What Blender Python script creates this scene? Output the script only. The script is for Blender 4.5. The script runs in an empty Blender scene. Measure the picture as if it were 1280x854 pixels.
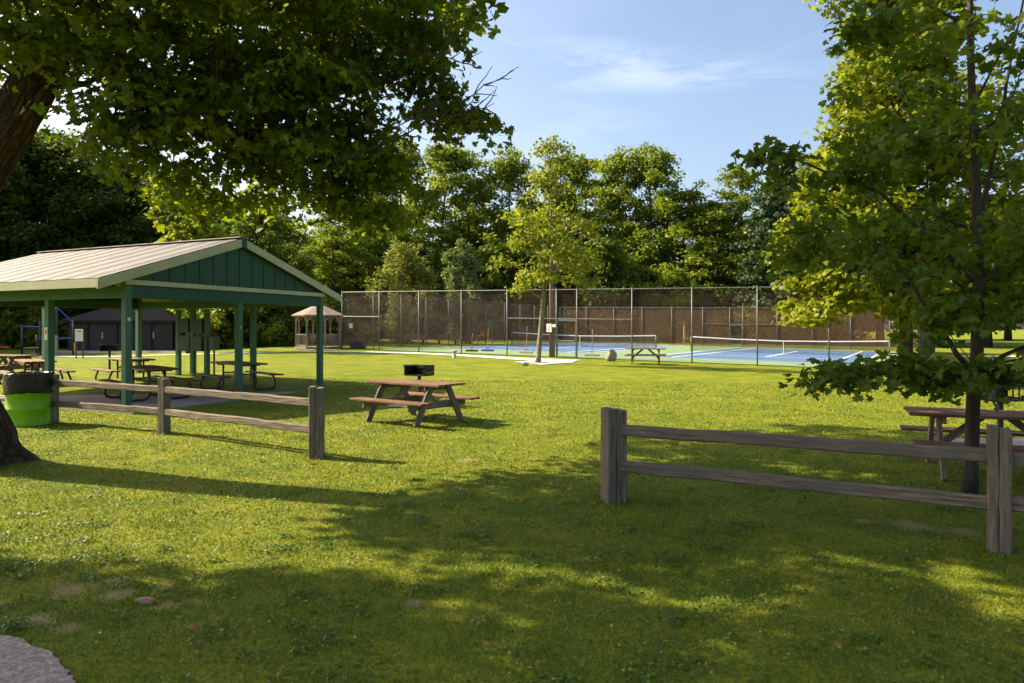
import bpy, math, random
import numpy as np
from mathutils import Vector, Matrix
R = math.radians
C = bpy.context.scene.collection
random.seed(7)
F, HZ, EYE = 853.0, 411.0, 1.75          # focal length in pixels of a 1280 wide frame, horizon row, eye height

# ------------------------------------------------------------------ terrain
def sstep(a, b, x):
    t = min(1.0, max(0.0, (x - a) / (b - a))); return t * t * (3 - 2 * t)
def gz(x, y):
    """height of the ground: flat by the camera, a gentle even tilt under the courts"""
    fx = -.0155 * (min(x, 45.0) - 11.5) if x > -12.5 else .372 * (1 - sstep(-12.5, -25, x) if False else max(0.0, 1 - (-12.5 - x) / 12.0))
    fy = .0065 * (min(y, 90.0) - 32) * (1 if x > -18 else max(0.0, 1 - (-18 - x) / 10.0))
    return (fx + fy) * sstep(13, 27, y)
def at(px, py):
    """point of the ground seen at that pixel of the 1280 wide photograph"""
    dx, dz = (px - 640) / F, -(py - HZ) / F
    lo, hi = 2.0, 200.0
    y = lo
    while y < hi:
        if EYE + dz * y < gz(dx * y, y): break
        y += .05
    return Vector((dx * y, y, gz(dx * y, y)))
def on(x, y): return Vector((x, y, gz(x, y)))

# ------------------------------------------------------------------ materials
def newmat(name):
    m = bpy.data.materials.new(name); m.use_nodes = True
    nt = m.node_tree; nt.nodes.clear()
    o = nt.nodes.new('ShaderNodeOutputMaterial')
    return m, nt, o
def N(nt, t, **k):
    n = nt.nodes.new(t)
    for a, b in k.items():
        if a in n.inputs: n.inputs[a].default_value = b
        else: setattr(n, a, b)
    return n
def ramp(nt, fac, stops):
    r = N(nt, 'ShaderNodeValToRGB'); e = r.color_ramp.elements
    e[0].position, e[0].color = stops[0][0], (*stops[0][1], 1)
    e[1].position, e[1].color = stops[-1][0], (*stops[-1][1], 1)
    for p, c in stops[1:-1]:
        q = e.new(p); q.color = (*c, 1)
    nt.links.new(fac, r.inputs[0]); return r.outputs[0]
def mixc(nt, fac, a, b, mode='MIX'):
    m = N(nt, 'ShaderNodeMix', data_type='RGBA', blend_type=mode)
    for s, v in ((0, fac), (6, a), (7, b)):
        if hasattr(v, 'links'): nt.links.new(v, m.inputs[s])
        else: m.inputs[s].default_value = v if s == 0 else (*v, 1)
    return m.outputs[2]
def noise(nt, co, scale, detail=4, stretch=(1, 1, 1), rough=.6, dist=0.0):
    mp = N(nt, 'ShaderNodeMapping'); mp.inputs['Scale'].default_value = stretch
    nt.links.new(co, mp.inputs[0])
    n = N(nt, 'ShaderNodeTexNoise', Scale=scale, Detail=detail, Roughness=rough, Distortion=dist)
    nt.links.new(mp.outputs[0], n.inputs['Vector']); return n.outputs['Fac']
def gc(nt): return N(nt, 'ShaderNodeAttribute', attribute_name='gc').outputs['Vector']
def surf(name, stops, scale=6, stretch=(1, 1, 1), rough=.8, bump=.2, metal=0, spec=.3, detail=5, bd=.01, big=None):
    """a noise driven surface; coordinates follow each piece (attribute gc, z along the length)"""
    m, nt, o = newmat(name); co = gc(nt)
    f = noise(nt, co, scale, detail, stretch)
    c = ramp(nt, f, stops)
    if big:
        g = noise(nt, co, big[0], 3)
        c = mixc(nt, ramp(nt, g, [(.42, (0, 0, 0)), (.62, (1, 1, 1))]), c, big[1])
    p = N(nt, 'ShaderNodeBsdfPrincipled', Roughness=rough, Metallic=metal)
    p.inputs['Specular IOR Level'].default_value = spec
    nt.links.new(c, p.inputs['Base Color'])
    if bump:
        b = N(nt, 'ShaderNodeBump', Strength=bump, Distance=bd)
        nt.links.new(f, b.inputs['Height']); nt.links.new(b.outputs[0], p.inputs['Normal'])
    nt.links.new(p.outputs[0], o.inputs[0]); return m
def flat(name, c, rough=.6, metal=0, spec=.4, v=.25, scale=9):
    a = tuple(x * (1 - v) for x in c); b = tuple(min(1, x * (1 + v)) for x in c)
    return surf(name, [(.3, a), (.7, b)], scale=scale, rough=rough, metal=metal, bump=.05, spec=spec)
def leafmat(name, dark, mid, light, trans=.45, tcol=(1.15, 1.25, .5)):
    m, nt, o = newmat(name)
    a = N(nt, 'ShaderNodeAttribute', attribute_name='rnd').outputs['Fac']
    c = ramp(nt, a, [(0, dark), (.5, mid), (1, light)])
    p = N(nt, 'ShaderNodeBsdfPrincipled', Roughness=.5); p.inputs['Specular IOR Level'].default_value = .25
    nt.links.new(c, p.inputs['Base Color'])
    t = N(nt, 'ShaderNodeBsdfTranslucent')
    nt.links.new(mixc(nt, 1.0, c, tcol, 'MULTIPLY'), t.inputs[0])
    x = N(nt, 'ShaderNodeMixShader', Fac=trans)
    nt.links.new(p.outputs[0], x.inputs[1]); nt.links.new(t.outputs[0], x.inputs[2])
    nt.links.new(x.outputs[0], o.inputs[0]); return m

M = {}
M['oldwood'] = surf('weathered_wood', [(.25, (.042, .032, .024)), (.5, (.15, .118, .088)), (.75, (.27, .220, .165))], 9, (5, 5, .35), .9, .9, bd=.02, big=(1.4, (.12, .10, .085)))
M['redwood'] = surf('red_stained_wood', [(.3, (.065, .030, .018)), (.7, (.175, .085, .050))], 8, (4, 4, .3), .7, .4, bd=.006, spec=.2, big=(2.5, (.17, .105, .072)))
M['legwood'] = surf('grey_leg_wood', [(.3, (.070, .058, .045)), (.7, (.21, .18, .145))], 8, (4, 4, .3), .85, .4, bd=.006)
M['brownplank'] = surf('varnished_plank', [(.3, (.085, .038, .018)), (.7, (.19, .090, .042))], 8, (4, 4, .3), .55, .3, bd=.004, spec=.3)
M['green'] = surf('dark_green_paint', [(.3, (.016, .062, .040)), (.7, (.022, .080, .052))], 4, (1, 1, .4), .6, .1, big=(1.2, (.020, .068, .046)))
M['postgreen'] = surf('post_green_paint', [(.3, (.040, .115, .075)), (.7, (.062, .150, .100))], 4, (1, 1, .4), .6, .15, big=(3, (.045, .12, .08)))
M['cream'] = surf('cream_green_trim', [(.3, (.34, .35, .215)), (.7, (.43, .44, .275))], 4, (1, 1, .3), .6, .15)
M['steelbrown'] = flat('brown_coated_steel', (.030, .016, .011), .45)
M['ridge'] = flat('pale_ridge_metal', (.52, .47, .41), .5)
M['black'] = flat('black_iron', (.014, .012, .011), .55)
M['galv'] = flat('galvanised_steel', (.115, .125, .135), .55, .3)
M['concrete'] = surf('concrete', [(.3, (.20, .170, .138)), (.7, (.29, .25, .205))], 5, rough=.9, bump=.15, big=(.6, (.30, .27, .235)))
M['path'] = surf('pale_concrete_path', [(.3, (.46, .46, .45)), (.7, (.60, .59, .57))], 3, rough=.9, bump=.1)
M['asphalt'] = surf('worn_asphalt', [(.3, (.10, .085, .073)), (.5, (.20, .172, .150)), (.72, (.36, .32, .28))], 45, rough=.95, bump=.6, bd=.006)
M['lime'] = flat('lime_green_paint', (.15, .37, .007), .5, v=.25, scale=3)
M['bag'] = surf('black_plastic_bag', [(.3, (.012, .010, .009)), (.7, (.03, .026, .024))], 7, (1, 1, 5), .35, .5, bd=.015, spec=.25, detail=2)
def barkmat(name, c1, c2, moss, sc_):
    m, nt, o = newmat(name); co = gc(nt)
    mp = N(nt, 'ShaderNodeMapping'); mp.inputs['Scale'].default_value = (1, 1, .22)
    nz = N(nt, 'ShaderNodeTexNoise', Scale=3.0, Detail=4); nt.links.new(co, nz.inputs['Vector'])
    ad = N(nt, 'ShaderNodeVectorMath', operation='MULTIPLY_ADD'); nt.links.new(nz.outputs['Color'], ad.inputs[0]); ad.inputs[1].default_value = (.14, .14, .3); nt.links.new(co, ad.inputs[2])
    nt.links.new(ad.outputs[0], mp.inputs[0])
    v = N(nt, 'ShaderNodeTexVoronoi', feature='DISTANCE_TO_EDGE', Scale=sc_); nt.links.new(mp.outputs[0], v.inputs['Vector'])
    f = noise(nt, co, 22, 5, (1, 1, .5), .7); h = ramp(nt, v.outputs['Distance'], [(0, (0, 0, 0)), (.25, (.7, .7, .7)), (.6, (1, 1, 1))])
    c = mixc(nt, h, c1, ramp(nt, f, [(.3, tuple(x * .55 for x in c2)), (.7, c2)]))
    c = mixc(nt, ramp(nt, noise(nt, co, 1.3, 4), [(.5, (0, 0, 0)), (.7, (.6, .6, .6))]), c, moss)
    p = N(nt, 'ShaderNodeBsdfPrincipled', Roughness=.95); p.inputs['Specular IOR Level'].default_value = .1; nt.links.new(c, p.inputs[0])
    hh = mixc(nt, .25, h, f); b = N(nt, 'ShaderNodeBump', Strength=1.0, Distance=.05); nt.links.new(hh, b.inputs['Height']); nt.links.new(b.outputs[0], p.inputs['Normal'])
    nt.links.new(p.outputs[0], o.inputs[0]); return m
M['bark'] = barkmat('maple_bark', (.030, .021, .014), (.105, .076, .052), (.07, .056, .024), 15)
M['barkd'] = surf('dark_bark', [(.3, (.022, .017, .013)), (.7, (.085, .066, .050))], 5, (2, 2, .5), .95, .6, bd=.03)
M['barkl'] = surf('pale_bark', [(.3, (.10, .085, .065)), (.7, (.26, .22, .17))], 7, (2, 2, .6), .95, .6, bd=.02)
M['stone'] = surf('boulder_stone', [(.3, (.20, .17, .14)), (.7, (.46, .40, .34))], 5, rough=.9, bump=.8, bd=.03)
M['mulch'] = surf('wood_mulch', [(.3, (.13, .085, .055)), (.7, (.36, .26, .18))], 30, rough=.95, bump=.9, bd=.02)
M['white'] = flat('white_paint', (.74, .74, .72), .5, v=.06)
M['offwhite'] = flat('off_white_paper', (.62, .60, .54), .6, v=.06)
M['blue'] = flat('blue_paint', (.010, .055, .30), .4)
M['yellow'] = flat('yellow_paint', (.62, .40, .03), .4)
M['red'] = flat('red_paint', (.50, .04, .03), .4)
M['darkmetal'] = flat('dark_play_steel', (.045, .04, .05), .5)
M['tan'] = flat('tan_wood', (.34, .26, .18), .7)
M['deck'] = surf('gazebo_wood', [(.3, (.20, .15, .12)), (.7, (.36, .29, .24))], 7, (3, 3, .4), .85, .2)
M['shingle'] = surf('grey_shingle', [(.3, (.16, .13, .11)), (.7, (.27, .23, .20))], 12, rough=.9, bump=.5)
M['darkshingle'] = surf('dark_shingle', [(.3, (.022, .017, .015)), (.7, (.042, .034, .030))], 9, rough=.9, bump=.4)
M['blockwall'] = None
M['door'] = flat('dark_brown_door', (.042, .026, .024), .5)
M['netgreen'] = flat('dark_green_post_paint', (.02, .10, .055), .4)
M['court_blue'] = surf('blue_acrylic_court', [(.3, (.055, .125, .27)), (.7, (.075, .155, .315))], .6, rough=.75, bump=.02)
M['court_green'] = surf('green_acrylic_court', [(.3, (.145, .235, .125)), (.7, (.185, .285, .155))], .6, rough=.75, bump=.02)
M['line'] = flat('white_court_line', (.72, .73, .72), .7, v=.04)
M['dryleaf'] = surf('dry_red_leaf', [(.3, (.24, .085, .020)), (.7, (.42, .19, .06))], 9, rough=.7, bump=.1)

def blockwall():
    m, nt, o = newmat('painted_block_wall'); co = gc(nt)
    b = N(nt, 'ShaderNodeTexBrick', Scale=1.0); b.inputs['Brick Width'].default_value = .4; b.inputs['Row Height'].default_value = .2
    b.inputs['Mortar Size'].default_value = .012
    b.inputs['Color1'].default_value = (.040, .030, .025, 1); b.inputs['Color2'].default_value = (.050, .038, .032, 1); b.inputs['Mortar'].default_value = (.03, .026, .026, 1)
    mp = N(nt, 'ShaderNodeMapping'); mp.inputs['Rotation'].default_value = (R(90), 0, 0)
    nt.links.new(co, mp.inputs[0]); nt.links.new(mp.outputs[0], b.inputs[0])
    p = N(nt, 'ShaderNodeBsdfPrincipled', Roughness=.85); nt.links.new(b.outputs[0], p.inputs[0]); nt.links.new(p.outputs[0], o.inputs[0]); return m
M['blockwall'] = blockwall()

def roofmetal():
    m, nt, o = newmat('corrugated_roof_metal'); co = gc(nt)
    w = N(nt, 'ShaderNodeTexWave', Scale=1.95, Distortion=0.0, bands_direction='Y'); nt.links.new(co, w.inputs[0])
    w.inputs['Detail'].default_value = 0
    f = noise(nt, co, 1.6, 5, (1.2, .35, 1)); g = noise(nt, co, 14, 4, (.25, 1.5, 1))
    c = ramp(nt, f, [(.3, (.070, .062, .056)), (.5, (.110, .102, .094)), (.72, (.150, .142, .134))])
    c = mixc(nt, .35, c, ramp(nt, g, [(.35, (.065, .055, .047)), (.6, (.145, .135, .126))]))
    p = N(nt, 'ShaderNodeBsdfPrincipled', Roughness=.55, Metallic=.25); nt.links.new(c, p.inputs[0])
    b = N(nt, 'ShaderNodeBump', Strength=.7, Distance=.03); nt.links.new(w.outputs['Fac'], b.inputs['Height']); nt.links.new(b.outputs[0], p.inputs['Normal'])
    nt.links.new(p.outputs[0], o.inputs[0]); return m
M['roof'] = roofmetal()

def meshmat(name, col, pitch, wire, extra=0.0, rough=.6, metal=0.0):
    """woven wire: two families of diagonal wires with real gaps between them; extra = share of gap closed by a woven screen"""
    m, nt, o = newmat(name); co = gc(nt)
    s = N(nt, 'ShaderNodeSeparateXYZ'); nt.links.new(co, s.inputs[0])
    def ma(op, a, b=None):
        n = N(nt, 'ShaderNodeMath', operation=op)
        for i, v in enumerate((a, b)):
            if v is None: continue
            if hasattr(v, 'links'): nt.links.new(v, n.inputs[i])
            else: n.inputs[i].default_value = v
        return n.outputs[0]
    u, v = s.outputs[0], s.outputs[2]
    outs = []
    for e in (ma('ADD', u, v), ma('SUBTRACT', u, v)):
        fr = ma('FRACT', ma('DIVIDE', e, pitch)); outs.append(ma('LESS_THAN', fr, wire / pitch))
    f = ma('MAXIMUM', outs[0], outs[1])
    if extra: f = ma('MAXIMUM', f, ma('LESS_THAN', N(nt, 'ShaderNodeTexWhiteNoise').outputs[0], extra)) if False else ma('MAXIMUM', f, extra)
    p = N(nt, 'ShaderNodeBsdfPrincipled', Roughness=rough, Metallic=metal)
    fb = noise(nt, co, .9, 4, (1, 1, .4))
    nt.links.new(ramp(nt, fb, [(.3, tuple(x * .7 for x in col)), (.7, tuple(x * 1.25 for x in col))]), p.inputs[0])
    t = N(nt, 'ShaderNodeBsdfTransparent'); x = N(nt, 'ShaderNodeMixShader')
    nt.links.new(f, x.inputs[0]); nt.links.new(t.outputs[0], x.inputs[1]); nt.links.new(p.outputs[0], x.inputs[2])
    nt.links.new(x.outputs[0], o.inputs[0]); return m
M['chain'] = meshmat('brown_chain_link', (.13, .085, .065), .07, .0050, 0)
M['screen'] = meshmat('brown_windscreen', (.125, .062, .034), .07, .006, .34)
M['slatscreen'] = meshmat('brown_slat_screen', (.20, .095, .062), .07, .006, .9)
M['net'] = meshmat('black_net', (.02, .02, .02), .045, .006, .18)

def groundmat():
    m, nt, o = newmat('lawn'); co = N(nt, 'ShaderNodeNewGeometry').outputs['Position']
    a = noise(nt, co, 1.1, 6); b = noise(nt, co, 26, 5, (1, .8, 1), .75); d = noise(nt, co, .32, 5, dist=.6)
    e = noise(nt, co, 5.5, 5, (1, 1, 1), .7)
    eb = mixc(nt, .5, e, b)
    c = ramp(nt, a, [(.3, (.088, .138, .010)), (.5, (.152, .182, .013)), (.7, (.215, .222, .018))])
    c = mixc(nt, .75, c, ramp(nt, b, [(.3, (.35, .38, .30)), (.5, (.92, .95, .9)), (.72, (1.55, 1.5, 1.4))]), 'MULTIPLY')
    c = mixc(nt, .5, c, ramp(nt, e, [(.3, (.50, .62, .45)), (.5, (1.0, 1.0, 1.0)), (.72, (1.5, 1.28, 1.15))]), 'MULTIPLY')
    dirt = ramp(nt, noise(nt, co, .75, 6, dist=.4), [(.655, (0, 0, 0)), (.74, (.75, .75, .75))])
    c = mixc(nt, dirt, c, (.30, .225, .105))
    # bare worn earth at named places
    for x, y, r in BARE:
        v = N(nt, 'ShaderNodeVectorMath', operation='DISTANCE'); nt.links.new(co, v.inputs[0]); v.inputs[1].default_value = (x, y, gz(x, y))
        q = N(nt, 'ShaderNodeMath', operation='MULTIPLY_ADD'); nt.links.new(eb, q.inputs[0]); q.inputs[1].default_value = 6.5 * r; nt.links.new(v.outputs['Value'], q.inputs[2])
        w = N(nt, 'ShaderNodeMapRange'); nt.links.new(q.outputs[0], w.inputs[0]); w.inputs[1].default_value = 4.25 * r; w.inputs[2].default_value = 3.75 * r; w.inputs[3].default_value = 0; w.inputs[4].default_value = .6
        c = mixc(nt, w.outputs[0], c, mixc(nt, b, (.20, .13, .07), (.42, .30, .18)))
    p = N(nt, 'ShaderNodeBsdfPrincipled', Roughness=.9); p.inputs['Specular IOR Level'].default_value = .1
    nt.links.new(c, p.inputs[0])
    bb = N(nt, 'ShaderNodeBump', Strength=.9, Distance=.05); nt.links.new(b, bb.inputs['Height']); nt.links.new(bb.outputs[0], p.inputs['Normal'])
    nt.links.new(p.outputs[0], o.inputs[0]); return m
BARE = [(-2.95, 4.6, .16), (-2.75, 4.72, .10), (-2.6, 4.5, .13), (-2.35, 4.62, .07), (-2.2, 4.3, .09), (-2.05, 4.38, .06), (-2.85, 4.1, .13), (-2.6, 4.0, .09), (3.55, 6.05, .22), (3.9, 5.9, .15), (3.2, 6.2, .12), (-.62, 4.35, .07), (-6.4, 11.9, .18), (-.6, 9.1, .12)]
M['lawn'] = groundmat()

# ------------------------------------------------------------------ mesh building
class MB:
    def __init__(s): s.v, s.f, s.g = [], [], []
    def add(s, vs, fs, gs=None):
        n = len(s.v); s.v += [tuple(p) for p in vs]; s.f += [tuple(i + n for i in q) for q in fs]
        s.g += [tuple(p) for p in (gs if gs is not None else vs)]; return s
    def box(s, c, size, rot=None, off=None):
        """box; grain runs along its longest side"""
        c = Vector(c); hx, hy, hz = (x / 2 for x in size)
        loc = [Vector((x * hx, y * hy, z * hz)) for x in (-1, 1) for y in (-1, 1) for z in (-1, 1)]
        k = max(range(3), key=lambda i: size[i]); o = Vector((random.random() * 9, random.random() * 9, random.random() * 9))
        def g(p): q = [p[i] for i in range(3) if i != k] + [p[k]]; return Vector(q) + o
        m = rot if rot is not None else Matrix.Identity(3)
        fs = [(0, 1, 3, 2), (4, 6, 7, 5), (0, 4, 5, 1), (2, 3, 7, 6), (0, 2, 6, 4), (1, 5, 7, 3)]
        return s.add([c + m @ p for p in loc], fs, [g(p) for p in loc])
    def beam(s, a, b, w, h, up=(0, 0, 1), ends=0, segs=1, wob=0):
        a, b = Vector(a), Vector(b); z = (b - a); L = z.length; z.normalize(); up = Vector(up)
        if abs(z.dot(up)) > .98: up = Vector((1, 0, 0))
        x = z.cross(up).normalized(); y = x.cross(z).normalized()
        o = Vector((random.random() * 9, random.random() * 9, random.random() * 9)); vs, gs, fs = [], [], []
        for i in range(segs + 1):
            t = i / segs; p = a.lerp(b, t) + (x * random.uniform(-wob, wob) + y * random.uniform(-wob, wob) if 0 < i < segs else Vector())
            k = 1 + (random.uniform(-wob, wob) * 3 if wob else 0)
            for sx, sy in ((-1, -1), (1, -1), (1, 1), (-1, 1)):
                vs.append(p + x * sx * w / 2 * k + y * sy * h / 2 * k); gs.append(Vector((sx * w / 2, sy * h / 2, t * L)) + o)
        for i in range(segs):
            for j in range(4): q = 4 * i; fs.append((q + j, q + (j + 1) % 4, q + 4 + (j + 1) % 4, q + 4 + j))
        fs += [(3, 2, 1, 0), tuple(4 * segs + j for j in range(4))]
        return s.add(vs, fs, gs)
    def tube(s, pts, rad, n=8, cap=True):
        pts = [Vector(p) for p in pts]; rad = rad if hasattr(rad, '__len__') else [rad] * len(pts)
        vs, gs, fs = [], [], []; L = 0; ref = None; o = Vector((random.random() * 9, random.random() * 9, random.random() * 9))
        for i, p in enumerate(pts):
            t = (pts[min(i + 1, len(pts) - 1)] - pts[max(i - 1, 0)])
            if t.length < 1e-9: t = Vector((0, 0, 1))
            t.normalize()
            if ref is None: ref = Vector((1, 0, 0)) if abs(t.x) < .8 else Vector((0, 1, 0))
            x = (ref - t * ref.dot(t)).normalized(); y = t.cross(x); ref = x
            if i: L += (p - pts[i - 1]).length
            for k in range(n):
                a = 2 * math.pi * k / n; d = x * math.cos(a) + y * math.sin(a)
                vs.append(p + d * rad[i]); gs.append(o + Vector((math.cos(a) * rad[i], math.sin(a) * rad[i], L)))
        for i in range(len(pts) - 1):
            for k in range(n): fs.append((i * n + k, i * n + (k + 1) % n, (i + 1) * n + (k + 1) % n, (i + 1) * n + k))
        if cap: fs += [tuple(reversed(range(n))), tuple((len(pts) - 1) * n + k for k in range(n))]
        return s.add(vs, fs, gs)
    def lathe(s, prof, n=32, c=(0, 0, 0), fn=None):
        c = Vector(c); vs, fs = [], []
        for i, (r, z) in enumerate(prof):
            for k in range(n):
                a = 2 * math.pi * k / n; rr, zz = (fn(r, z, a) if fn else (r, z)); vs.append(c + Vector((rr * math.cos(a), rr * math.sin(a), zz)))
        for i in range(len(prof) - 1):
            for k in range(n): fs.append((i * n + k, i * n + (k + 1) % n, (i + 1) * n + (k + 1) % n, (i + 1) * n + k))
        return s.add(vs, fs)
    def build(s, name, mat, parent=None, smooth=False, bevel=0):
        me = bpy.data.meshes.new(name); me.from_pydata(s.v, [], s.f); me.update()
        at_ = me.attributes.new('gc', 'FLOAT_VECTOR', 'POINT'); at_.data.foreach_set('vector', np.array(s.g, dtype=np.float32).ravel())
        me.materials.append(mat)
        if smooth: me.polygons.foreach_set('use_smooth', [True] * len(me.polygons))
        o = bpy.data.objects.new(name, me); C.objects.link(o)
        if parent: o.parent = parent
        if bevel:
            b = o.modifiers.new('bevel', 'BEVEL'); b.width = bevel; b.segments = 1; b.limit_method = 'ANGLE'
        return o
def tag(o, label=None, cat=None, group=None, kind=None):
    if label: o['label'] = label
    if cat: o['category'] = cat
    if group: o['group'] = group
    if kind: o['kind'] = kind
    return o
def thing(name, loc, rz, label, cat, group=None):
    o = bpy.data.objects.new(name, None); C.objects.link(o); o.empty_display_size = .2
    o.location = loc; o.rotation_euler = (0, 0, rz); return tag(o, label, cat, group)
def copy_tree(o, parent=None):
    c = o.copy(); C.objects.link(c); c.parent = parent
    for ch in [x for x in bpy.data.objects if x.parent == o]: copy_tree(ch, c)
    return c
def place(o, loc, rz, label, scale=None):
    o.location = loc; o.rotation_euler = (0, 0, rz); o['label'] = label
    if scale: o.scale = scale if hasattr(scale, '__len__') else (scale,) * 3
    return o
def structure(o): o['kind'] = 'structure'; return o

# ------------------------------------------------------------------ ground
def axis(lo, hi, fine_lo, fine_hi, fs, growth=1.25):
    a = list(np.arange(fine_lo, fine_hi + 1e-6, fs)); s = fs; x = a[-1]
    while x < hi: s *= growth; x += s; a.append(x)
    s = fs; x = a[0]; b = []
    while x > lo: s *= growth; x -= s; b.append(x)
    return b[::-1] + a
xs, ys = axis(-900, 900, -46, 60, 1.5), axis(-300, 1400, -2, 95, 1.5)
mb = MB(); nx = len(xs)
mb.add([(x, y, gz(x, y)) for y in ys for x in xs], [(j * nx + i, j * nx + i + 1, (j + 1) * nx + i + 1, (j + 1) * nx + i) for j in range(len(ys) - 1) for i in range(nx - 1)])
structure(mb.build('lawn_ground', M['lawn'], smooth=True))

# apron and courts, in the plane of the tilted ground
FL, FR, BR, BL = Vector((-11, 44.2, 0)), Vector((17.2, 28.9, 0)), Vector((35.5, 57.3, 0)), Vector((5.2, 73.8, 0))
def sheet(name, pts, off, mat, sub=None):
    """flat sheet laid on the ground"""
    m = MB(); vs = [(p[0], p[1], gz(p[0], p[1]) + off) for p in pts]; m.add(vs, [tuple(range(len(vs)))]); return structure(m.build(name, mat))
def quadgrid(name, a, b, c, d, off, mat, n=24):
    a, b, c, d = (Vector((p[0], p[1], 0)) for p in (a, b, c, d)); vs = []
    for j in range(n + 1):
        l, r = a.lerp(d, j / n), b.lerp(c, j / n)
        for i in range(n + 1): p = l.lerp(r, i / n); vs.append((p.x, p.y, gz(p.x, p.y) + off))
    fs = [(j * (n + 1) + i, j * (n + 1) + i + 1, (j + 1) * (n + 1) + i + 1, (j + 1) * (n + 1) + i) for j in range(n) for i in range(n)]
    return structure(MB().add(vs, fs).build(name, mat))
fu = (FR - FL).normalized()
sd = (BL - FL).normalized(); sr = (BR - FR).normalized()
quadgrid('court_apron', FL + fu * 1.6 + sd * .5, FR + sr * .5 - fu * .3, FR + sr * 30.5 - fu * .6, FL + sd * 30.5 + fu * 3.2, .03, M['court_green'])
def court(cx, cy, ang):
    ca, sa = math.cos(ang), math.sin(ang)
    def P(u, v): return (cx + u * ca - v * sa, cy + u * sa + v * ca)
    quadgrid('tennis_court', P(-5.6, -12.0), P(5.6, -12.0), P(5.6, 12.0), P(-5.6, 12.0), .038, M['court_blue'], 10)
    m = MB(); w = .075
    def ln(u0, v0, u1, v1):
        a, b = Vector((u0, v0)), Vector((u1, v1)); d = (b - a).normalized() * w; n = Vector((-d.y, d.x))
        q = [a - d - n, b + d - n, b + d + n, a - d + n]; k = [P(*p) for p in q]
        base = len(m.v); m.add([(x, y, gz(x, y) + .044 + .0001 * (base % 7)) for x, y in k], [(0, 1, 2, 3)])
    for u in (-5.485, -4.115, 4.115, 5.485): ln(u, -11.885, u, 11.885)
    for v in (-11.885, 11.885): ln(-5.3, v, 5.3, v)
    for v in (-6.4, 6.4): ln(-3.95, v, 3.95, v)
    ln(0, -6.25, 0, 6.25)
    m2 = MB()
    o = m.build('court_lines', M['line']); structure(o)
    return P
AC = -.535
courtP = court(18.7, 47.0, AC); courtQ = court(5.6, 56.2, -.50)

# concrete walks
def strip(name, pts, widths, off, mat, n=10):
    vs = []; m = MB(); P = []
    for i in range(len(pts) - 1):
        for k in range(n if i < len(pts) - 2 else n + 1):
            t = k / n; P.append((Vector(pts[i][:2]).lerp(Vector(pts[i + 1][:2]), t), widths[i] * (1 - t) + widths[i + 1] * t))
    for i, (p, w) in enumerate(P):
        d = (P[min(i + 1, len(P) - 1)][0] - P[max(i - 1, 0)][0]).normalized(); q = Vector((-d.y, d.x))
        for s_ in (-1, 1): e = p + q * s_ * w / 2; vs.append((e.x, e.y, gz(e.x, e.y) + off))
    m.add(vs, [(2 * i, 2 * i + 1, 2 * i + 3, 2 * i + 2) for i in range(len(P) - 1)])
    return structure(m.build(name, mat))
wp = [at(60, 446), at(190, 444.5), at(300, 442), at(430, 440), at(520, 442), at(575, 444.5), at(640, 448.5), at(712, 452)]
strip('concrete_walk', wp, [2.2, 1.3, 1.2, 1.2, 1.25, 1.3, 1.7, 2.6], .025, M['path'])
sheet('gate_landing', [at(642, 453.2), at(676, 456.8), at(716, 454.0), at(723, 450.6), at(690, 450.2)], .032, M['path'])
pts = [at(1195, 446), at(1330, 446), at(1480, 448)]
strip('far_footpath', pts, [1.6, 1.6, 1.6], .03, M['path'])
rp = random.Random(3)
edge = [(-4.4, 4.12), (-3.1, 3.93), (-2.8, 3.84), (-2.5, 3.68), (-2.25, 3.47), (-2.05, 3.25), (-1.85, 3.0), (-1.5, 2.6), (-1.2, 1.6), (-1.2, -3), (-7, -3), (-7, 4.3)]
e2 = []
for i in range(len(edge) - 1):
    a, b = Vector(edge[i]), Vector(edge[i + 1]); k = max(1, int((b - a).length / .035)) if i < 7 else 1
    for j in range(k): e2.append(tuple(a.lerp(b, j / k) + Vector((rp.gauss(0, .009), rp.gauss(0, .009))) * (1 if i < 7 else 0)))
edge = e2 + [edge[-1]]
sheet('asphalt_drive', edge, .014, M['asphalt'])

# ------------------------------------------------------------------ picnic shelter
SO, SA = Vector((-8.19, 14.5, 0)), R(65.5)
GL, SL = 6.12, 7.8                                # gable width, length along the eaves
def sh(x, y): return SO + Vector((x * math.cos(SA) - y * math.sin(SA), x * math.sin(SA) + y * math.cos(SA), 0))
m = MB(); m.box((GL / 2, SL / 2 - .1, -.02), (GL + .7, SL + 1.2, .16))
o = m.build('concrete_patio', M['concrete'], bevel=.01); o.location = SO; o.rotation_euler = (0, 0, SA); structure(o)
shel = thing('picnic_shelter', SO, SA, 'open green picnic shelter with a grey corrugated metal gable roof', 'shelter')
PW = .145; zb, zt = .06, 2.41
posts = [(0, 0), (GL / 2, 0), (GL, 0), (0, 2.6), (0, 5.2), (0, SL), (GL, 2.6), (GL, 5.2), (GL, SL), (GL / 2, SL)]
for x, y in posts:
    MB().beam((x, y, zb), (x, y, zt), PW, PW).build('post', M['postgreen'], shel, bevel=.006)
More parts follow.
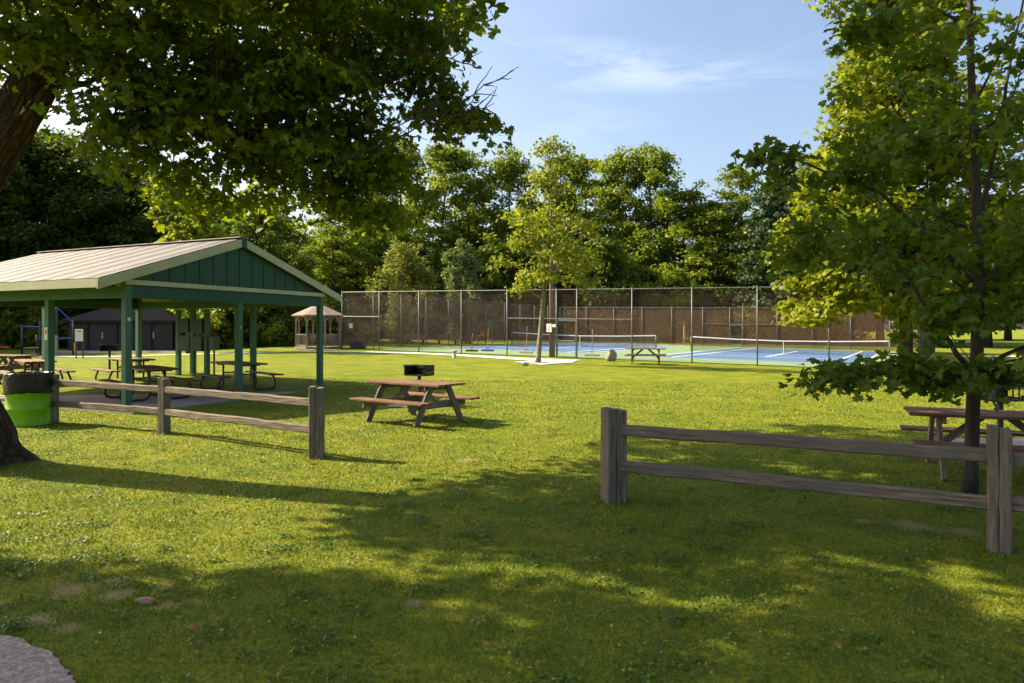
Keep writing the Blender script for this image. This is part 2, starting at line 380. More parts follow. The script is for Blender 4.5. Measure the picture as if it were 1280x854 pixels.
# perimeter beams
for x in (0, GL): MB().beam((x, -.09, 2.53), (x, SL + .09, 2.53), .14, .24).build('side_beam', M['postgreen'], shel)
for y in (0, SL):
    MB().beam((.072, y, 2.53), (GL - .072, y, 2.53), .14, .25).build('gable_beam', M['green'], shel)
ev, ap, OV, OF = 2.76, 4.02, .73, .16              # eave top, apex top, eave overhang, gable overhang
sl = (ap - ev) / (GL / 2 + OV)
for sgn, x0 in ((1, -OV), (-1, GL + OV)):
    xm = GL / 2
    m = MB()                                       # corrugated sheet: real ribs running from ridge to eave
    ny = 372; y0, y1 = -OF, SL + OF; vs, gs, fs = [], [], []
    for j in range(ny + 1):
        y = y0 + (y1 - y0) * j / ny; h = .0035 * math.cos(2 * math.pi * (y - y0) / .132)
        for t in (0, .34, .67, 1): x = x0 + (xm - x0) * t; vs.append((x, y, ev + (ap - ev) * t + h + .02)); gs.append((t * 3.9 + (9 if sgn < 0 else 0), y, 0))
    n0 = len(vs)
    for j in range(ny):
        for i in range(3): fs.append((j * 4 + i, j * 4 + i + 1, j * 4 + 5 + i, j * 4 + 4 + i))
    m.add(vs, fs, gs); m.build('roof', M['roof'], shel, smooth=True)
    m = MB(); d = Vector((xm - x0, 0, ap - ev)).normalized()      # underside boards and rafters
    m.add([(x0, y0, ev - .01), (x0, y1, ev - .01), (xm, y1, ap - .01), (xm, y0, ap - .01)], [(0, 1, 2, 3)]); m.build('roof_deck', M['tan'], shel)
    for k in range(14):
        y = .3 + k * (SL - .6) / 13
        m = MB().beam((x0 + .05 * sgn, y, ev - .095), (xm, y, ap - .095), .045, .14, up=(0, 0, 1)); m.build('rafter', M['cream'], shel)
    fb = MB().box((x0 - .018 * sgn, SL / 2, ev - .085), (.03, SL + 2 * OF, .18)); fb.build('fascia_board', M['cream'], shel)
    for yy in (-OF - .02, SL + OF + .02):
        m = MB(); t = .028; w = .20
        xe = x0 - .035 * sgn; xa = xm - .075 * sgn
        def zz(x): return ev + sl * abs(x - x0) * (1 if (x - x0) * sgn > 0 else -1)
        vs = [(xe, yy + s_, zz(xe) - dz) for s_ in (-t / 2, t / 2) for dz in (0, w)] + [(xa, yy + s_, zz(xa) - dz) for s_ in (-t / 2, t / 2) for dz in (0, w)]
        m.add(vs, [(0, 1, 5, 4), (2, 6, 7, 3), (0, 4, 6, 2), (1, 3, 7, 5), (0, 2, 3, 1), (4, 5, 7, 6)], [(p[2], p[1], p[0]) for p in vs]); m.build('rake_board', M['cream'], shel)
MB().box((GL / 2, SL / 2, ap + .028), (.30, SL + 2 * OF + .04, .02)).build('ridge_cap', M['ridge'], shel)
for y, s_ in ((0, -1), (SL, 1)):
    m = MB(); ya, yb = y + s_ * .02, y + s_ * .045; vs = []
    for yy in (ya, yb): vs += [(.02, yy, 2.66), (GL - .02, yy, 2.66), (GL - .02, yy, 2.95), (GL / 2, yy, ap - .03), (.02, yy, 2.95)]
    m.add(vs, [(0, 1, 2, 3, 4), (9, 8, 7, 6, 5), (0, 5, 6, 1), (1, 6, 7, 2), (2, 7, 8, 3), (3, 8, 9, 4), (4, 9, 5, 0)])
    gw = m.build('gable_wall', M['green'], shel)
    for k in range(-7, 8):
        x = GL / 2 + k * .405; top = ap - .14 - sl * abs(k * .405)
        if top < 2.86: continue
        MB().box((x, yb + s_ * .008, (2.80 + top) / 2), (.035, .014, top - 2.80)).build('batten', M['green'], gw)
    MB().box((GL / 2, y + s_ * .092, 2.74), (GL + .16, .03, .105)).build('trim_board', M['cream'], shel)
    MB().box((GL / 2, y + s_ * (OF + .03), ap - .10), (.14, .05, .25)).build('peak_block', M['green'], shel)
    for x, kk in ((0, 1), (GL, -1)):                 # little triangle of wall between the corner post and the rake
        MB().box((x, y, 2.75), (.145, .15, .19)).build('post_cap', M['postgreen'], shel)
MB().box((.0, -.078, 1.95), (.07, .006, .07)).build('notice', M['offwhite'], shel)
nt_ = MB().box((-.079, 2.6, 1.64), (.006, .11, .28)); nt_.build('notice', M['offwhite'], shel)
MB().box((-.084, 2.6, 1.68), (.004, .06, .10)).build('notice_print', M['red'], shel)
MB().box((GL / 2, -.079, 1.78), (.05, .006, .06)).build('sticker', M['yellow'], shel)

# electrical cabinets mounted on the far side of the shelter
cab = thing('electrical_panel', sh(GL + .02, 4.9), SA, 'green electrical boxes on a post rack at the far side of the shelter', 'electrical panel')
for yy in (-.3, 1.0): MB().beam((0.0, yy, 0), (0.0, yy, 2.38), .13, .13).build('post', M['postgreen'], cab)
gm = M['green']
for (y0_, y1_, z0_, z1_) in ((-.18, .34, 1.02, 1.5), (.38, .88, 1.02, 1.52), (-.2, .35, 1.6, 2.06), (.42, .86, 1.62, 2.1)):
    MB().box((.0, (y0_ + y1_) / 2, (z0_ + z1_) / 2), (.22, y1_ - y0_, z1_ - z0_)).build('cabinet', gm, cab, bevel=.008)
MB().box((.05, -.56, 1.28), (.2, .26, .44)).build('cabinet', M['postgreen'], cab, bevel=.008)
MB().tube([(.05, -.56, 0), (.05, -.56, 1.1)], .03).build('conduit', M['galv'], cab)
MB().tube([(0, .35, .05), (0, .35, 1.02)], .03).build('conduit', M['galv'], cab)

# ------------------------------------------------------------------ tables
def planks(m, x0, x1, y0, y1, n, z, t, gap=.012):
    w = (y1 - y0 - gap * (n - 1)) / n
    for i in range(n): m.box(((x0 + x1) / 2 + random.uniform(-.004, .004), y0 + w / 2 + i * (w + gap), z - t / 2 + random.uniform(-.002, .002)), (x1 - x0, w, t))
    return m
def pedestal_table():
    t = thing('picnic_table', (0, 0, 0), 0, 'x', 'picnic table', 'steel framed picnic tables under the shelter')
    planks(MB(), -.98, .98, -.38, .38, 5, .765, .045).build('tabletop', M['brownplank'], t, bevel=.006)
    for s in (-1, 1):
        planks(MB(), -.98, .98, s * .72 - .125, s * .72 + .125, 2, .455, .04, .01).build('bench', M['brownplank'], t, bevel=.006)
    for x in (-.6, .6):
        for s in (-1, 1):
            path = [(.17, .72), (.17, .45), (.17, .16), (.19, .09), (.24, .045), (.31, .03), (.55, .03), (.68, .04), (.755, .08), (.785, .15), (.775, .24), (.73, .35), (.70, .41)]
            MB().tube([(x, s * a, b) for a, b in path], .028, 8).build('leg', M['steelbrown'], t, smooth=True)
        m = MB(); m.box((x, 0, .70), (.05, .66, .04)); m.box((x, 0, .46), (.03, .36, .04)); m.build('cross_bar', M['steelbrown'], t)
        for s in (-1, 1): MB().box((x, s * .72, .405), (.05, .24, .02)).build('bench_bracket', M['steelbrown'], t)
    MB().beam((-.6, 0, .46), (.6, 0, .46), .03, .03).build('stretcher', M['steelbrown'], t)
    return t
def wood_table():
    t = thing('picnic_table', (0, 0, 0), 0, 'x', 'picnic table', 'wooden A-frame picnic tables on the lawn')
    planks(MB(), -.93, .93, -.37, .37, 5, .745, .038).build('tabletop', M['redwood'], t, bevel=.004)
    for s in (-1, 1):
        planks(MB(), -.93, .93, s * .67 - .135, s * .67 + .135, 2, .445, .038).build('bench', M['redwood'], t, bevel=.004)
    for x in (-.62, .62):
        for s in (-1, 1):
            MB().beam((x, s * .22, .70), (x, s * .62, 0), .045, .125, up=(0, s, .5)).build('leg', M['legwood'], t, bevel=.004)
        k = .047 * (1 if x < 0 else -1)
        MB().beam((x + k, -.78, .35), (x + k, .78, .35), .042, .13).build('bench_support', M['legwood'], t, bevel=.004)
        MB().beam((x + k, -.35, .665), (x + k, .35, .665), .042, .085).build('top_cleat', M['legwood'], t, bevel=.004)
        MB().beam((x + k * 1.6, 0, .36), (x * .22, 0, .695), .042, .085).build('brace', M['legwood'], t, bevel=.004)
    return t
base = pedestal_table()
A45 = R(-45)
PT = [(at(298, 487), A45, 'steel framed picnic table nearest the right corner of the shelter'), (at(186, 500), A45, 'steel framed picnic table behind the corner post at the shelter front'),
      (at(163, 474), A45 + .05, 'steel framed picnic table at the back of the shelter near the dark building'), (at(44, 480), A45 - .03, 'steel framed picnic table above the green barrel at the left of the shelter')]
for i, (p, a, l) in enumerate(PT):
    o = base if i == 0 else copy_tree(base); p.z = .06; place(o, p, a, l)
wbase = wood_table()
WT = [(Vector((-1.84, 12.95, 0)), R(-36), 'wooden picnic table in front of the grill on the open lawn'), (at(807, 455.3), R(-14), 'far wooden picnic table beside the boulder and the court fence'),
      (Vector((5.78, 8.15, 0)), R(-24), 'wooden picnic table behind the split rail fence and slim maple trunk'), (at(10, 472), R(-20), 'weathered wooden picnic table at the far left beyond the shelter')]
for i, (p, a, l) in enumerate(WT):
    o = wbase if i == 0 else copy_tree(wbase); place(o, p, a, l)

def grill():
    t = thing('grill', (0, 0, 0), 0, 'x', 'grill', 'park charcoal grills on posts')
    MB().tube([(0, 0, 0), (0, 0, .68)], .04, 10).build('post', M['black'], t)
    m = MB(); m.box((0, 0, .69), (.56, .40, .02)); m.box((0, .19, .80), (.56, .012, .24)); m.box((-.275, 0, .80), (.012, .39, .24))
    for x0, x1 in ((-.19, -.14), (-.06, -.04), (.04, .06), (.14, .19)): m.box((.275, (x0 + x1) / 2, .80), (.012, x1 - x0, .24))
    m.box((.275, 0, .90), (.012, .39, .045)); m.box((.275, 0, .71), (.012, .39, .03))
    m.build('firebox', M['black'], t)
    m = MB()
    for k in range(12): m.box((0, -.2 + k * .036, .905), (.5, .012, .012))
    m.box((-.26, -.02, .905), (.02, .5, .02)); m.box((.26, -.02, .905), (.02, .5, .02)); m.build('grate', M['black'], t)
    MB().box((0, -.30, .93), (.30, .2, .012), Matrix.Rotation(R(-6), 3, 'X')).build('shelf', M['black'], t)
    MB().tube([(-.33, -.1, .93), (-.30, -.1, .93), (-.26, -.1, .93)], .012).build('handle', M['galv'], t)
    return t
g0 = grill()
place(g0, Vector((-2.12, 15.6, 0)), R(-28), 'black charcoal grill on a post behind the middle picnic table')
g1 = copy_tree(g0); place(g1, Vector((7.3, 10.2, 0)), R(10), 'black charcoal grill behind the right picnic table under the maple leaves')
g2 = copy_tree(g0); place(g2, at(137, 462), R(20), 'black charcoal grill beyond the shelter tables at the left')
sheet('grill_pad', [(-2.8, 15.1), (-1.7, 14.9), (-1.6, 15.9), (-2.7, 16.1)], .02, M['concrete'])
sheet('grill_pad', [(6.6, 9.6), (8.1, 9.6), (8.1, 10.8), (6.6, 10.8)], .02, M['concrete'])

# ------------------------------------------------------------------ trash barrel
bp = at(35.5, 531); bp.z = 0
tb = thing('trash_barrel', bp, 0, 'lime green steel barrel lined with a black plastic bag', 'trash barrel')
s = .345
m = MB().lathe([(0, .0), (s, 0), (s + .012, .01), (s, .025), (s, .29), (s + .012, .30), (s, .32), (s, .60), (s + .012, .61), (s, .63), (s, .9), (s + .014, .91)], 40)
m.build('drum', M['lime'], tb, smooth=True)
rb = random.Random(5); ph = [rb.uniform(0, 6) for _ in range(6)]
def wr(r, z, a):
    k = .007 * math.sin(9 * a + ph[0] + z * 25) + .006 * math.sin(17 * a + ph[1] - z * 40) + .004 * math.sin(31 * a + z * 90)
    zz_ = z + (.03 * math.sin(a * 1 + 2.6) + .012 * math.sin(3 * a + ph[2]) if z < .6 else .006 * math.sin(11 * a))
    return r + (k if r > .2 else 0), zz_
m = MB().lathe([(s + .020, .565), (s + .028, .60), (s + .020, .66), (s + .032, .72), (s + .020, .78), (s + .034, .84), (s + .024, .89), (s + .030, .935), (s + .018, .955), (s - .01, .945), (s - .03, .85), (s - .05, .7), (0, .6)], 90, fn=wr)
m.build('bin_liner', M['bag'], tb, smooth=True)

# ------------------------------------------------------------------ split rail fences
def rail_fence(name, P, label, H, sizes, rots, stubs=()):
    root = thing(name, (P[0].x, P[0].y, 0), 0, label, 'rail fence', 'split rail fences along the drive'); o0 = Vector((P[0].x, P[0].y, 0))
    Q = [Vector((p.x, p.y, 0)) - o0 for p in P]
    for i, q in enumerate(Q):
        m = MB(); w = sizes[i]; rot = Matrix.Rotation(rots[i], 3, 'Z')
        # two timbers side by side make a slotted post; uneven tops
        h = H[i]
        a = rot @ Vector((-w * .27, 0, 0)); b = rot @ Vector((w * .23, 0, 0))
        m.beam(q + a + Vector((0, 0, -.02)), q + a + Vector((0, 0, h)), w * .46, w * .92, up=rot @ Vector((0, 1, 0)), segs=7, wob=.004)
        m.beam(q + b + Vector((0, 0, -.02)), q + b + Vector((0, 0, h - .018)), w * .52, w * 1.0, up=rot @ Vector((0, 1, 0)), segs=7, wob=.004)
        m.build('post', M['oldwood'], root, bevel=.008)
    for i in range(len(Q) - 1):
        d = (Q[i + 1] - Q[i]).normalized(); n = Vector((-d.y, d.x, 0))
        for z0, z1, hh in ((.745, .745, .10), (.385, .365, .10)):
            a = Q[i] + d * .05 + Vector((0, 0, z0 + random.uniform(-.015, .01))) - n * .01; b = Q[i + 1] - d * .05 + Vector((0, 0, z1 + random.uniform(-.01, .015))) + n * .012
            MB().beam(a, b, .075, hh * 1.08, segs=14, wob=.0055).build('rail', M['oldwood'], root, bevel=.012)
    return root
LP = [at(396, 573), at(205, 543), at(65, 529)]
rail_fence('rail_fence', LP, 'sunlit split rail fence in front of the shelter', [.97, .94, .92], [.19, .15, .17], [R(8), R(-20), R(-20)])
RP = [at(767, 628), at(1249, 691), Vector((6.7, 3.9, 0))]
rail_fence('rail_fence', RP, 'shaded split rail fence at the right in front of the slim maple', [.95, .99, .98], [.205, .155, .17], [R(18), R(-30), R(-30)])

# ------------------------------------------------------------------ court enclosure
HF = 3.72
def court_fence(label, A, B, dists, mesh_mat, gate=None, mid=(), skirt=None, group='chain link fences round the tennis courts'):
    """steel posts and rails with woven mesh hung between; gate = (index of bay) that carries a walk gate"""
    A, B = Vector((A.x, A.y, 0)), Vector((B.x, B.y, 0)); d = (B - A).normalized()
    root = thing('court_fence', (A.x, A.y, gz(A.x, A.y)), 0, label, 'chain link fence', group); o0 = Vector(root.location)
    def g(s, z=0): p = A + d * s; return Vector((p.x, p.y, gz(p.x, p.y) + z)) - o0
    for s in dists:
        m = MB().tube([g(s, -.1), g(s, HF + .03)], .034, 8); m.tube([g(s, HF + .02), g(s, HF + .07)], [.04, .015], 8); m.build('post', M['galv'], root, smooth=True)
    m = MB()
    for i in range(len(dists) - 1): m.tube([g(dists[i], HF - .03), g(dists[i + 1], HF - .03)], .026, 6)
    m.build('top_rail', M['galv'], root)
    for i in mid: MB().tube([g(dists[i], 2.12), g(dists[i + 1], 2.12)], .024, 6).build('middle_rail', M['galv'], root)
    n = Vector((-d.y, d.x, 0)) * .04
    for i in range(len(dists) - 1):
        a, b = dists[i], dists[i + 1]; z0 = .04 if i != gate else 2.22
        m = MB(); m.add([g(a, z0) + n, g(b, z0) + n, g(b, HF - .03) + n, g(a, HF - .03) + n], [(0, 1, 2, 3)], [(a, 0, z0), (b, 0, z0), (b, 0, HF), (a, 0, HF)])
        m.build('mesh_panel', mesh_mat, root)
        if i == gate:
            k = .07; m = MB(); a_, b_ = a + k, b - k
            for q in ((a_, .08, a_, 2.14), (b_, .08, b_, 2.14), (a_, 2.14, b_, 2.14), (a_, .95, b_, .95), (a_, .1, b_, .1)): m.tube([g(q[0], q[1]), g(q[2], q[3])], .022, 6)
            gt = m.build('gate', M['galv'], root)
            MB().beam(g(a_, 2.06), g(b_, 2.06), .02, .12).build('gate_header', M['galv'], gt)
            m = MB(); m.add([g(a_, .1) + n, g(b_, .1) + n, g(b_, 2.1) + n, g(a_, 2.1) + n], [(0, 1, 2, 3)], [(a, 0, 0), (b, 0, 0), (b, 0, 2), (a, 0, 2)]); m.build('gate_mesh', M['chain'], gt)
            MB().box(g(b_ - .02, .98), (.08, .06, .12)).build('latch', M['galv'], gt)
    return root, g, d
S = 3.05
fd = [S * k for k in range(6)]; fd += [fd[-1] + 1.2]; fd += [fd[-1] + S * k for k in range(1, 6)]
# measured rhythm of the front fence: five bays, the gate, five bays
front, gf, dfr = court_fence('tall front chain link fence of the tennis courts with a walk gate', FL, FR, fd[:-1] + [(FR - FL).length], M['chain'], gate=5, mid=(0, 4, 6))
LBk = (BL - FL).length; nb = 11
court_fence('left side fence of the tennis courts with brown windscreen', FL, BL, [LBk * k / nb for k in range(nb + 1)][0:6] + [LBk * 6 / nb - .3, LBk * 6 / nb + .9] + [LBk * k / nb for k in range(7, nb + 1)], M['screen'], gate=6, mid=(7,))
LBB = (BR - BL).length
bd = [S * k for k in range(6)] + [S * 5 + 2.55, S * 5 + 3.75] ; bd += [bd[-1] + S * k for k in range(1, 5)] + [LBB]
court_fence('back fence of the tennis courts with brown windscreen and a gate', BL, BR, bd, M['screen'], gate=6, mid=(5, 7))
LR = (BR - FR).length
court_fence('right side fence of the tennis courts with brown slats seen end on', FR, BR, [LR * k / 11 for k in range(12)], M['slatscreen'])

# small signs on the fences
p = gf(fd[5] - .18, 0) + Vector(front.location)
sg = thing('notice_sign', p, math.atan2(dfr.y, dfr.x), 'white notice board with a printed sheet at the court gate', 'sign')
m = MB().box((-.22, -.09, 1.62), (.30, .012, .44)); m.build('board', M['white'], sg)
m = MB()
for k in range(6): m.box((-.22 + random.uniform(-.01, .01), -.098, 1.77 - k * .045), (.17 + random.uniform(-.05, .03), .003, .012))
m.box((-.22, -.098, 1.50), (.10, .003, .08)); m.build('print', flat('grey_print', (.35, .32, .36)), sg)
MB().box((.06, -.08, 1.74), (.22, .012, .16)).build('small_plate', M['white'], sg)
tag(MB().box(gf(.75, 1.52) + Vector(front.location) + Vector((0, -.05, 0)), (.22, .012, .30)).build('paper_notice', M['offwhite']), 'small white paper notice on the fence beside the gazebo', 'sign')

# round timber lamp pole just inside the fence
pl = thing('wooden_pole', Vector((*((FL + dfr * (fd[5] - .55) + Vector((.28, .53, 0)) * .9).xy), .1)), 0, 'tall brown wooden pole behind the slim tree at the court gate', 'pole')
MB().tube([(0, 0, -.1), (0, 0, 4), (0, 0, 8.2)], [.125, .115, .10], 12).build('shaft', flat('brown_treated_pole', (.13, .070, .045), .8), pl, smooth=True)
MB().tube([(.17, .05, -.1), (.17, .05, 7.2)], .04, 8).build('conduit', M['galv'], pl)

def tennis_net(P, label):
    a, c, b = (Vector((*P(u, 0), 0)) for u in (-6.4, 0, 6.4)); o0 = Vector((c.x, c.y, gz(c.x, c.y)))
    t = thing('tennis_net', o0, 0, label, 'tennis net', 'tennis nets')
    def q(s, z): p = a.lerp(b, s); return Vector((p.x, p.y, gz(p.x, p.y) + z)) - o0
    for s in (0, 1):
        MB().tube([q(s, 0), q(s, 1.12)], .045, 10).build('net_post', M['netgreen'], t, smooth=True)
    top = lambda s: .914 + .156 * abs(2 * s - 1) ** 1.6
    m = MB(); n = 24; d = (b - a).normalized(); nn = Vector((-d.y, d.x, 0)) * .012
    for i in range(n):
        s0, s1 = .004 + .992 * i / n, .004 + .992 * (i + 1) / n
        m.add([q(s0, .05), q(s1, .05), q(s1, top(s1) - .05), q(s0, top(s0) - .05)], [(0, 1, 2, 3)], [(s0 * 12.8, 0, 0), (s1 * 12.8, 0, 0), (s1 * 12.8, 0, .9), (s0 * 12.8, 0, .9)])
    m.build('netting', M['net'], t)
    m = MB(); m.beam(q(.004, top(0)), q(.25, top(.25)), .03, .07); m.beam(q(.25, top(.25)), q(.5, .914), .03, .07); m.beam(q(.5, .914), q(.75, top(.75)), .03, .07); m.beam(q(.75, top(.75)), q(.996, top(1)), .03, .07); m.build('headband', M['line'], t)
    MB().beam(q(.5, .03), q(.5, .90), .06, .03, up=d).build('centre_strap', M['line'], t)
tennis_net(courtP, 'tennis net across the near right court')
tennis_net(courtQ, 'tennis net across the far left court')

def squeegee(label, p, hmat, h=1.15, w=.85, rz=-.5):
    t = thing('court_broom', p, rz, label, 'court broom', 'court brooms hung on the front fence')
    MB().tube([(0, 0, .16), (.02, .05, h + .1)], .022, 6).build('handle', M['tan'], t)
    MB().beam((-w / 2, 0, .09), (w / 2, 0, .09), .09, .12).build('head', hmat, t, bevel=.02)
    MB().beam((-w * .2, 0, .13), (0, 0, .3), .015, .015).build('strut', M['galv'], t); MB().beam((w * .2, 0, .13), (0, 0, .3), .015, .015).build('strut', M['galv'], t)
def inside(px, off=.7):
    q = (px - 640) / F; s = (q * FL.y - FL.x) / (dfr.x - q * dfr.y); p = FL + dfr * s + Vector((.46, .89, 0)) * off; return on(p.x, p.y)
for px, l, mm, h_, z_ in ((582, 'court broom with black head at the left end of the row', M['black'], 1.0, .1), (602, 'court broom with blue head beside the black one', M['blue'], 1.3, .15), (651, 'court broom with pale head left of the slim tree', M['tan'], 1.45, .12), (734, 'court broom with tan head right of the court gate', M['tan'], 1.4, .1)):
    p = inside(px); p.z += z_; squeegee(l, p, mm, h_)

# boulder, bollard, benches, bins
def blob(name, mat, loc, size, seed, label, cat, n=3, group=None, amp=.18):
    import bmesh
    bm = bmesh.new(); bmesh.ops.create_icosphere(bm, subdivisions=n, radius=1); r_ = random.Random(seed)
    cs = [(Vector((r_.gauss(0, 1), r_.gauss(0, 1), r_.gauss(0, 1))).normalized(), r_.uniform(.55, .92)) for _ in range(9)]
    for v in bm.verts:
        c = v.co.normalized(); k = 1
        for d_, h_ in cs:
            t = c.dot(d_)
            if t > h_: k = min(k, h_ / t)
        k *= 1 + amp * .3 * math.sin(c.x * 5 + seed) * math.sin(c.y * 6 + 2 * seed) * math.sin(c.z * 5)
        v.co = Vector((c.x * size[0], c.y * size[1], c.z * size[2])) * k
    vs = [tuple(v.co + Vector((0, 0, size[2] * .62))) for v in bm.verts]; fs = [tuple(v.index for v in f.verts) for f in bm.faces]; bm.free()
    o = MB().add(vs, fs).build(name, mat, smooth=False); o.location = loc; return tag(o, label, cat, group)
blob('boulder', M['stone'], at(764, 451.5), (.29, .26, .38), 4, 'pale boulder on the grass between the court gate and the far picnic table', 'rock')
blob('rock', M['stone'], at(657, 457.5) , (.16, .13, .13), 8, 'small pale rock at the foot of the slim court tree', 'rock')
blob('bark_chunk', flat('bark_chunk_brown', (.30, .18, .11), .9), at(182, 755), (.065, .04, .026), 3, 'brown chunk of bark lying on the grass near the drive', 'bark', 2)
bl = thing('path_bollard', at(568, 447.5), 0, 'short white bollard light at the edge of the concrete walk', 'bollard')
MB().lathe([(0, 0), (.10, 0), (.10, .24), (.085, .25), (.0, .25)], 14).build('base', M['offwhite'], bl)
MB().lathe([(.0, .25), (.07, .25), (.075, .30), (.14, .31), (.16, .34), (.13, .38), (0, .39)], 14).build('cap', M['tan'], bl)
def bench(label, p, rz):
    t = thing('park_bench', p, rz, label, 'bench', 'brown benches beyond the court fence')
    bm_ = flat('brown_bench_slats', (.20, .105, .075)) if 'bench' not in M else M['bench']; M['bench'] = bm_
    planks(MB(), -.9, .9, -.22, .22, 3, .45, .035).build('seat', bm_, t)
    m = MB()
    for k in range(4): m.box((0, .25 + k * .02, .54 + k * .105), (1.8, .03, .09))
    m.build('backrest', bm_, t)
    for x in (-.7, .7): m = MB(); m.box((x, 0, .215), (.06, .4, .43)); m.beam((x, .235, .4), (x, .31, .9), .05, .03); m.build('leg', M['darkmetal'], t)
bench('brown slatted bench beyond the left court corner, nearer the gazebo', on(-7.9, 55.6), R(-14)); bench('brown slatted bench to the right of its twin, in front of the grey green tree', on(-5.3, 55.9), R(-14))
bx = thing('storage_box', on(-10.35, 45.9), R(-20), 'low black box against the fence beside the gazebo', 'storage box')
MB().box((0, 0, .22), (1.0, .5, .44)).build('bin', M['black'], bx, bevel=.03); MB().box((0, 0, .46), (1.04, .54, .05)).build('lid', M['darkmetal'], bx, bevel=.01)
tag(MB().tube([on(19.2, 76) + Vector((0, 0, 0)), on(19.2, 76) + Vector((0, 0, 2.1))], .12, 8).build('yellow_post', M['yellow']), 'yellow marker post behind the back court fence', 'post')
ry = thing('spring_rider', on(-3.3, 66.5), 0, 'small red play rider beyond the left court corner', 'spring rider')
MB().tube([(0, 0, 0), (0, 0, .4)], .08, 8).build('spring', M['black'], ry); m = MB().box((0, 0, .55), (.8, .2, .25)); m.box((.35, 0, .75), (.15, .16, .35)); m.build('body', M['red'], ry, bevel=.05)

# ------------------------------------------------------------------ gazebo
gp = on(-12.9, 45.6)
gzb = thing('gazebo', gp, R(8), 'small wooden octagonal gazebo with a shingled roof by the court corner', 'gazebo')
r8 = 1.5; c8 = [Vector((r8 * math.cos(R(22.5 + 45 * k)), r8 * math.sin(R(22.5 + 45 * k)), 0)) for k in range(8)]
MB().add([(*(c * 1.06).xy, .0) for c in c8] + [(*(c * 1.06).xy, .12) for c in c8], [tuple(range(8, 16))] + [(k, (k + 1) % 8, 8 + (k + 1) % 8, 8 + k) for k in range(8)]).build('floor', M['deck'], gzb)
for c in c8: MB().beam(c + Vector((0, 0, .1)), c + Vector((0, 0, 2.2)), .10, .10).build('post', M['deck'], gzb)
for k in range(8):
    a, b = c8[k], c8[(k + 1) % 8]; u = (b - a).normalized()
    if k != 5:
        m = MB(); m.beam(a + Vector((0, 0, .92)), b + Vector((0, 0, .92)), .07, .05); m.beam(a + Vector((0, 0, .22)), b + Vector((0, 0, .22)), .05, .05)
        for i in range(1, 9): q = a.lerp(b, i / 9); m.beam(q + Vector((0, 0, .22)), q + Vector((0, 0, .9)), .035, .035)
        m.build('railing', M['deck'], gzb)
    m = MB()
    for e, s_ in ((a, 1), (b, -1)): m.beam(e + u * s_ * .03 + Vector((0, 0, 1.8)), e + u * s_ * .36 + Vector((0, 0, 2.14)), .04, .10)
    m.beam(a + Vector((0, 0, 2.14)), b + Vector((0, 0, 2.14)), .06, .14); m.build('bracket', M['deck'], gzb)
vs = [(*(c * 1.2).xy, 2.2) for c in c8] + [(0, 0, 3.0)] + [(*(c * 1.2).xy, 2.13) for c in c8]
MB().add(vs, [(k, (k + 1) % 8, 8) for k in range(8)] + [(9 + k, 9 + (k + 1) % 8, (k + 1) % 8, k) for k in range(8)] + [tuple(range(16, 8, -1))]).build('roof', M['shingle'], gzb)
m = MB(); m.box((0, .95, .5), (1.5, .35, .05)); m.box((0, 1.12, .78), (1.5, .04, .3)); m.build('inner_bench', M['deck'], gzb)

# ------------------------------------------------------------------ restroom building
rb_ = on(-31.2, 54.5)
W2, D2, EH = 4.0, 3.2, 2.45
rest = thing('restroom_building', rb_, R(4), 'dark brown block restroom building with hipped roof and recessed doors', 'building')
m = MB()
for a, b in (((-W2, 0), (-2.55, 0)), ((-1.35, 0), (-.3, 0)), ((.6, 0), (2.35, 0)), ((3.3, 0), (W2, 0))): m.box(((a[0] + b[0]) / 2, 0, EH / 2), (b[0] - a[0], .2, EH))
for a, b in ((-2.55, -1.35), (-.3, .6), (2.35, 3.3)): m.box(((a + b) / 2, 0, 2.33), (b - a, .2, .44))
m.box((-W2 + .1, D2, EH / 2), (.2, 2 * D2 - .21, EH)); m.box((W2 - .1, D2, EH / 2), (.2, 2 * D2 - .21, EH)); m.box((0, 2 * D2 + .1, EH / 2), (2 * W2, .2, EH))
m.build('wall', M['blockwall'], rest)
for a, b in ((-2.55, -1.35), (-.3, .6), (2.35, 3.3)):
    d_ = MB().box(((a + b) / 2, .06, 1.055), (b - a, .05, 2.11)).build('door', M['door'], rest)
    MB().box((b - .12 if a < 2 else a + .12, .02, 1.2), (.08, .03, .5)).build('handle', M['offwhite'], d_)
o_ = .45; z1, z2 = EH - .02, 4.1
vs = [(-W2 - o_, -o_, z1), (W2 + o_, -o_, z1), (W2 + o_, 2 * D2 + o_, z1), (-W2 - o_, 2 * D2 + o_, z1), (-.8, D2, z2), (.8, D2, z2)]
MB().add(vs + [(x, y, z1 - .16) for x, y, z in vs[:4]], [(0, 1, 5, 4), (1, 2, 5), (2, 3, 4, 5), (3, 0, 4), (6, 7, 1, 0), (7, 8, 2, 1), (8, 9, 3, 2), (9, 6, 0, 3), (9, 8, 7, 6)]).build('roof', M['darkshingle'], rest)
for x in (-2.75, 1.95): MB().lathe([(0, 0), (.09, 0), (.09, .05), (0, .05)], 12, c=(x, -.13, 1.9)).build('lamp', M['galv'], rest)
sheet('forecourt', [on(-35, 49), on(-24.5, 49), on(-26, 54.2), on(-36, 54.2)], .02, M['concrete'])
# notice stand
ns = thing('notice_stand', at(99.5, 448), 0, 'cream notice board on two dark legs beside the restroom building', 'sign')
for x in (-.2, .2): MB().box((x, 0, .6), (.05, .05, 1.2)).build('leg', M['darkmetal'], ns)
MB().box((0, -.04, 1.35), (.46, .04, .70)).build('board', M['offwhite'], ns, bevel=.01)
MB().box((0, -.065, 1.60), (.26, .006, .06)).build('heading', M['darkmetal'], ns)

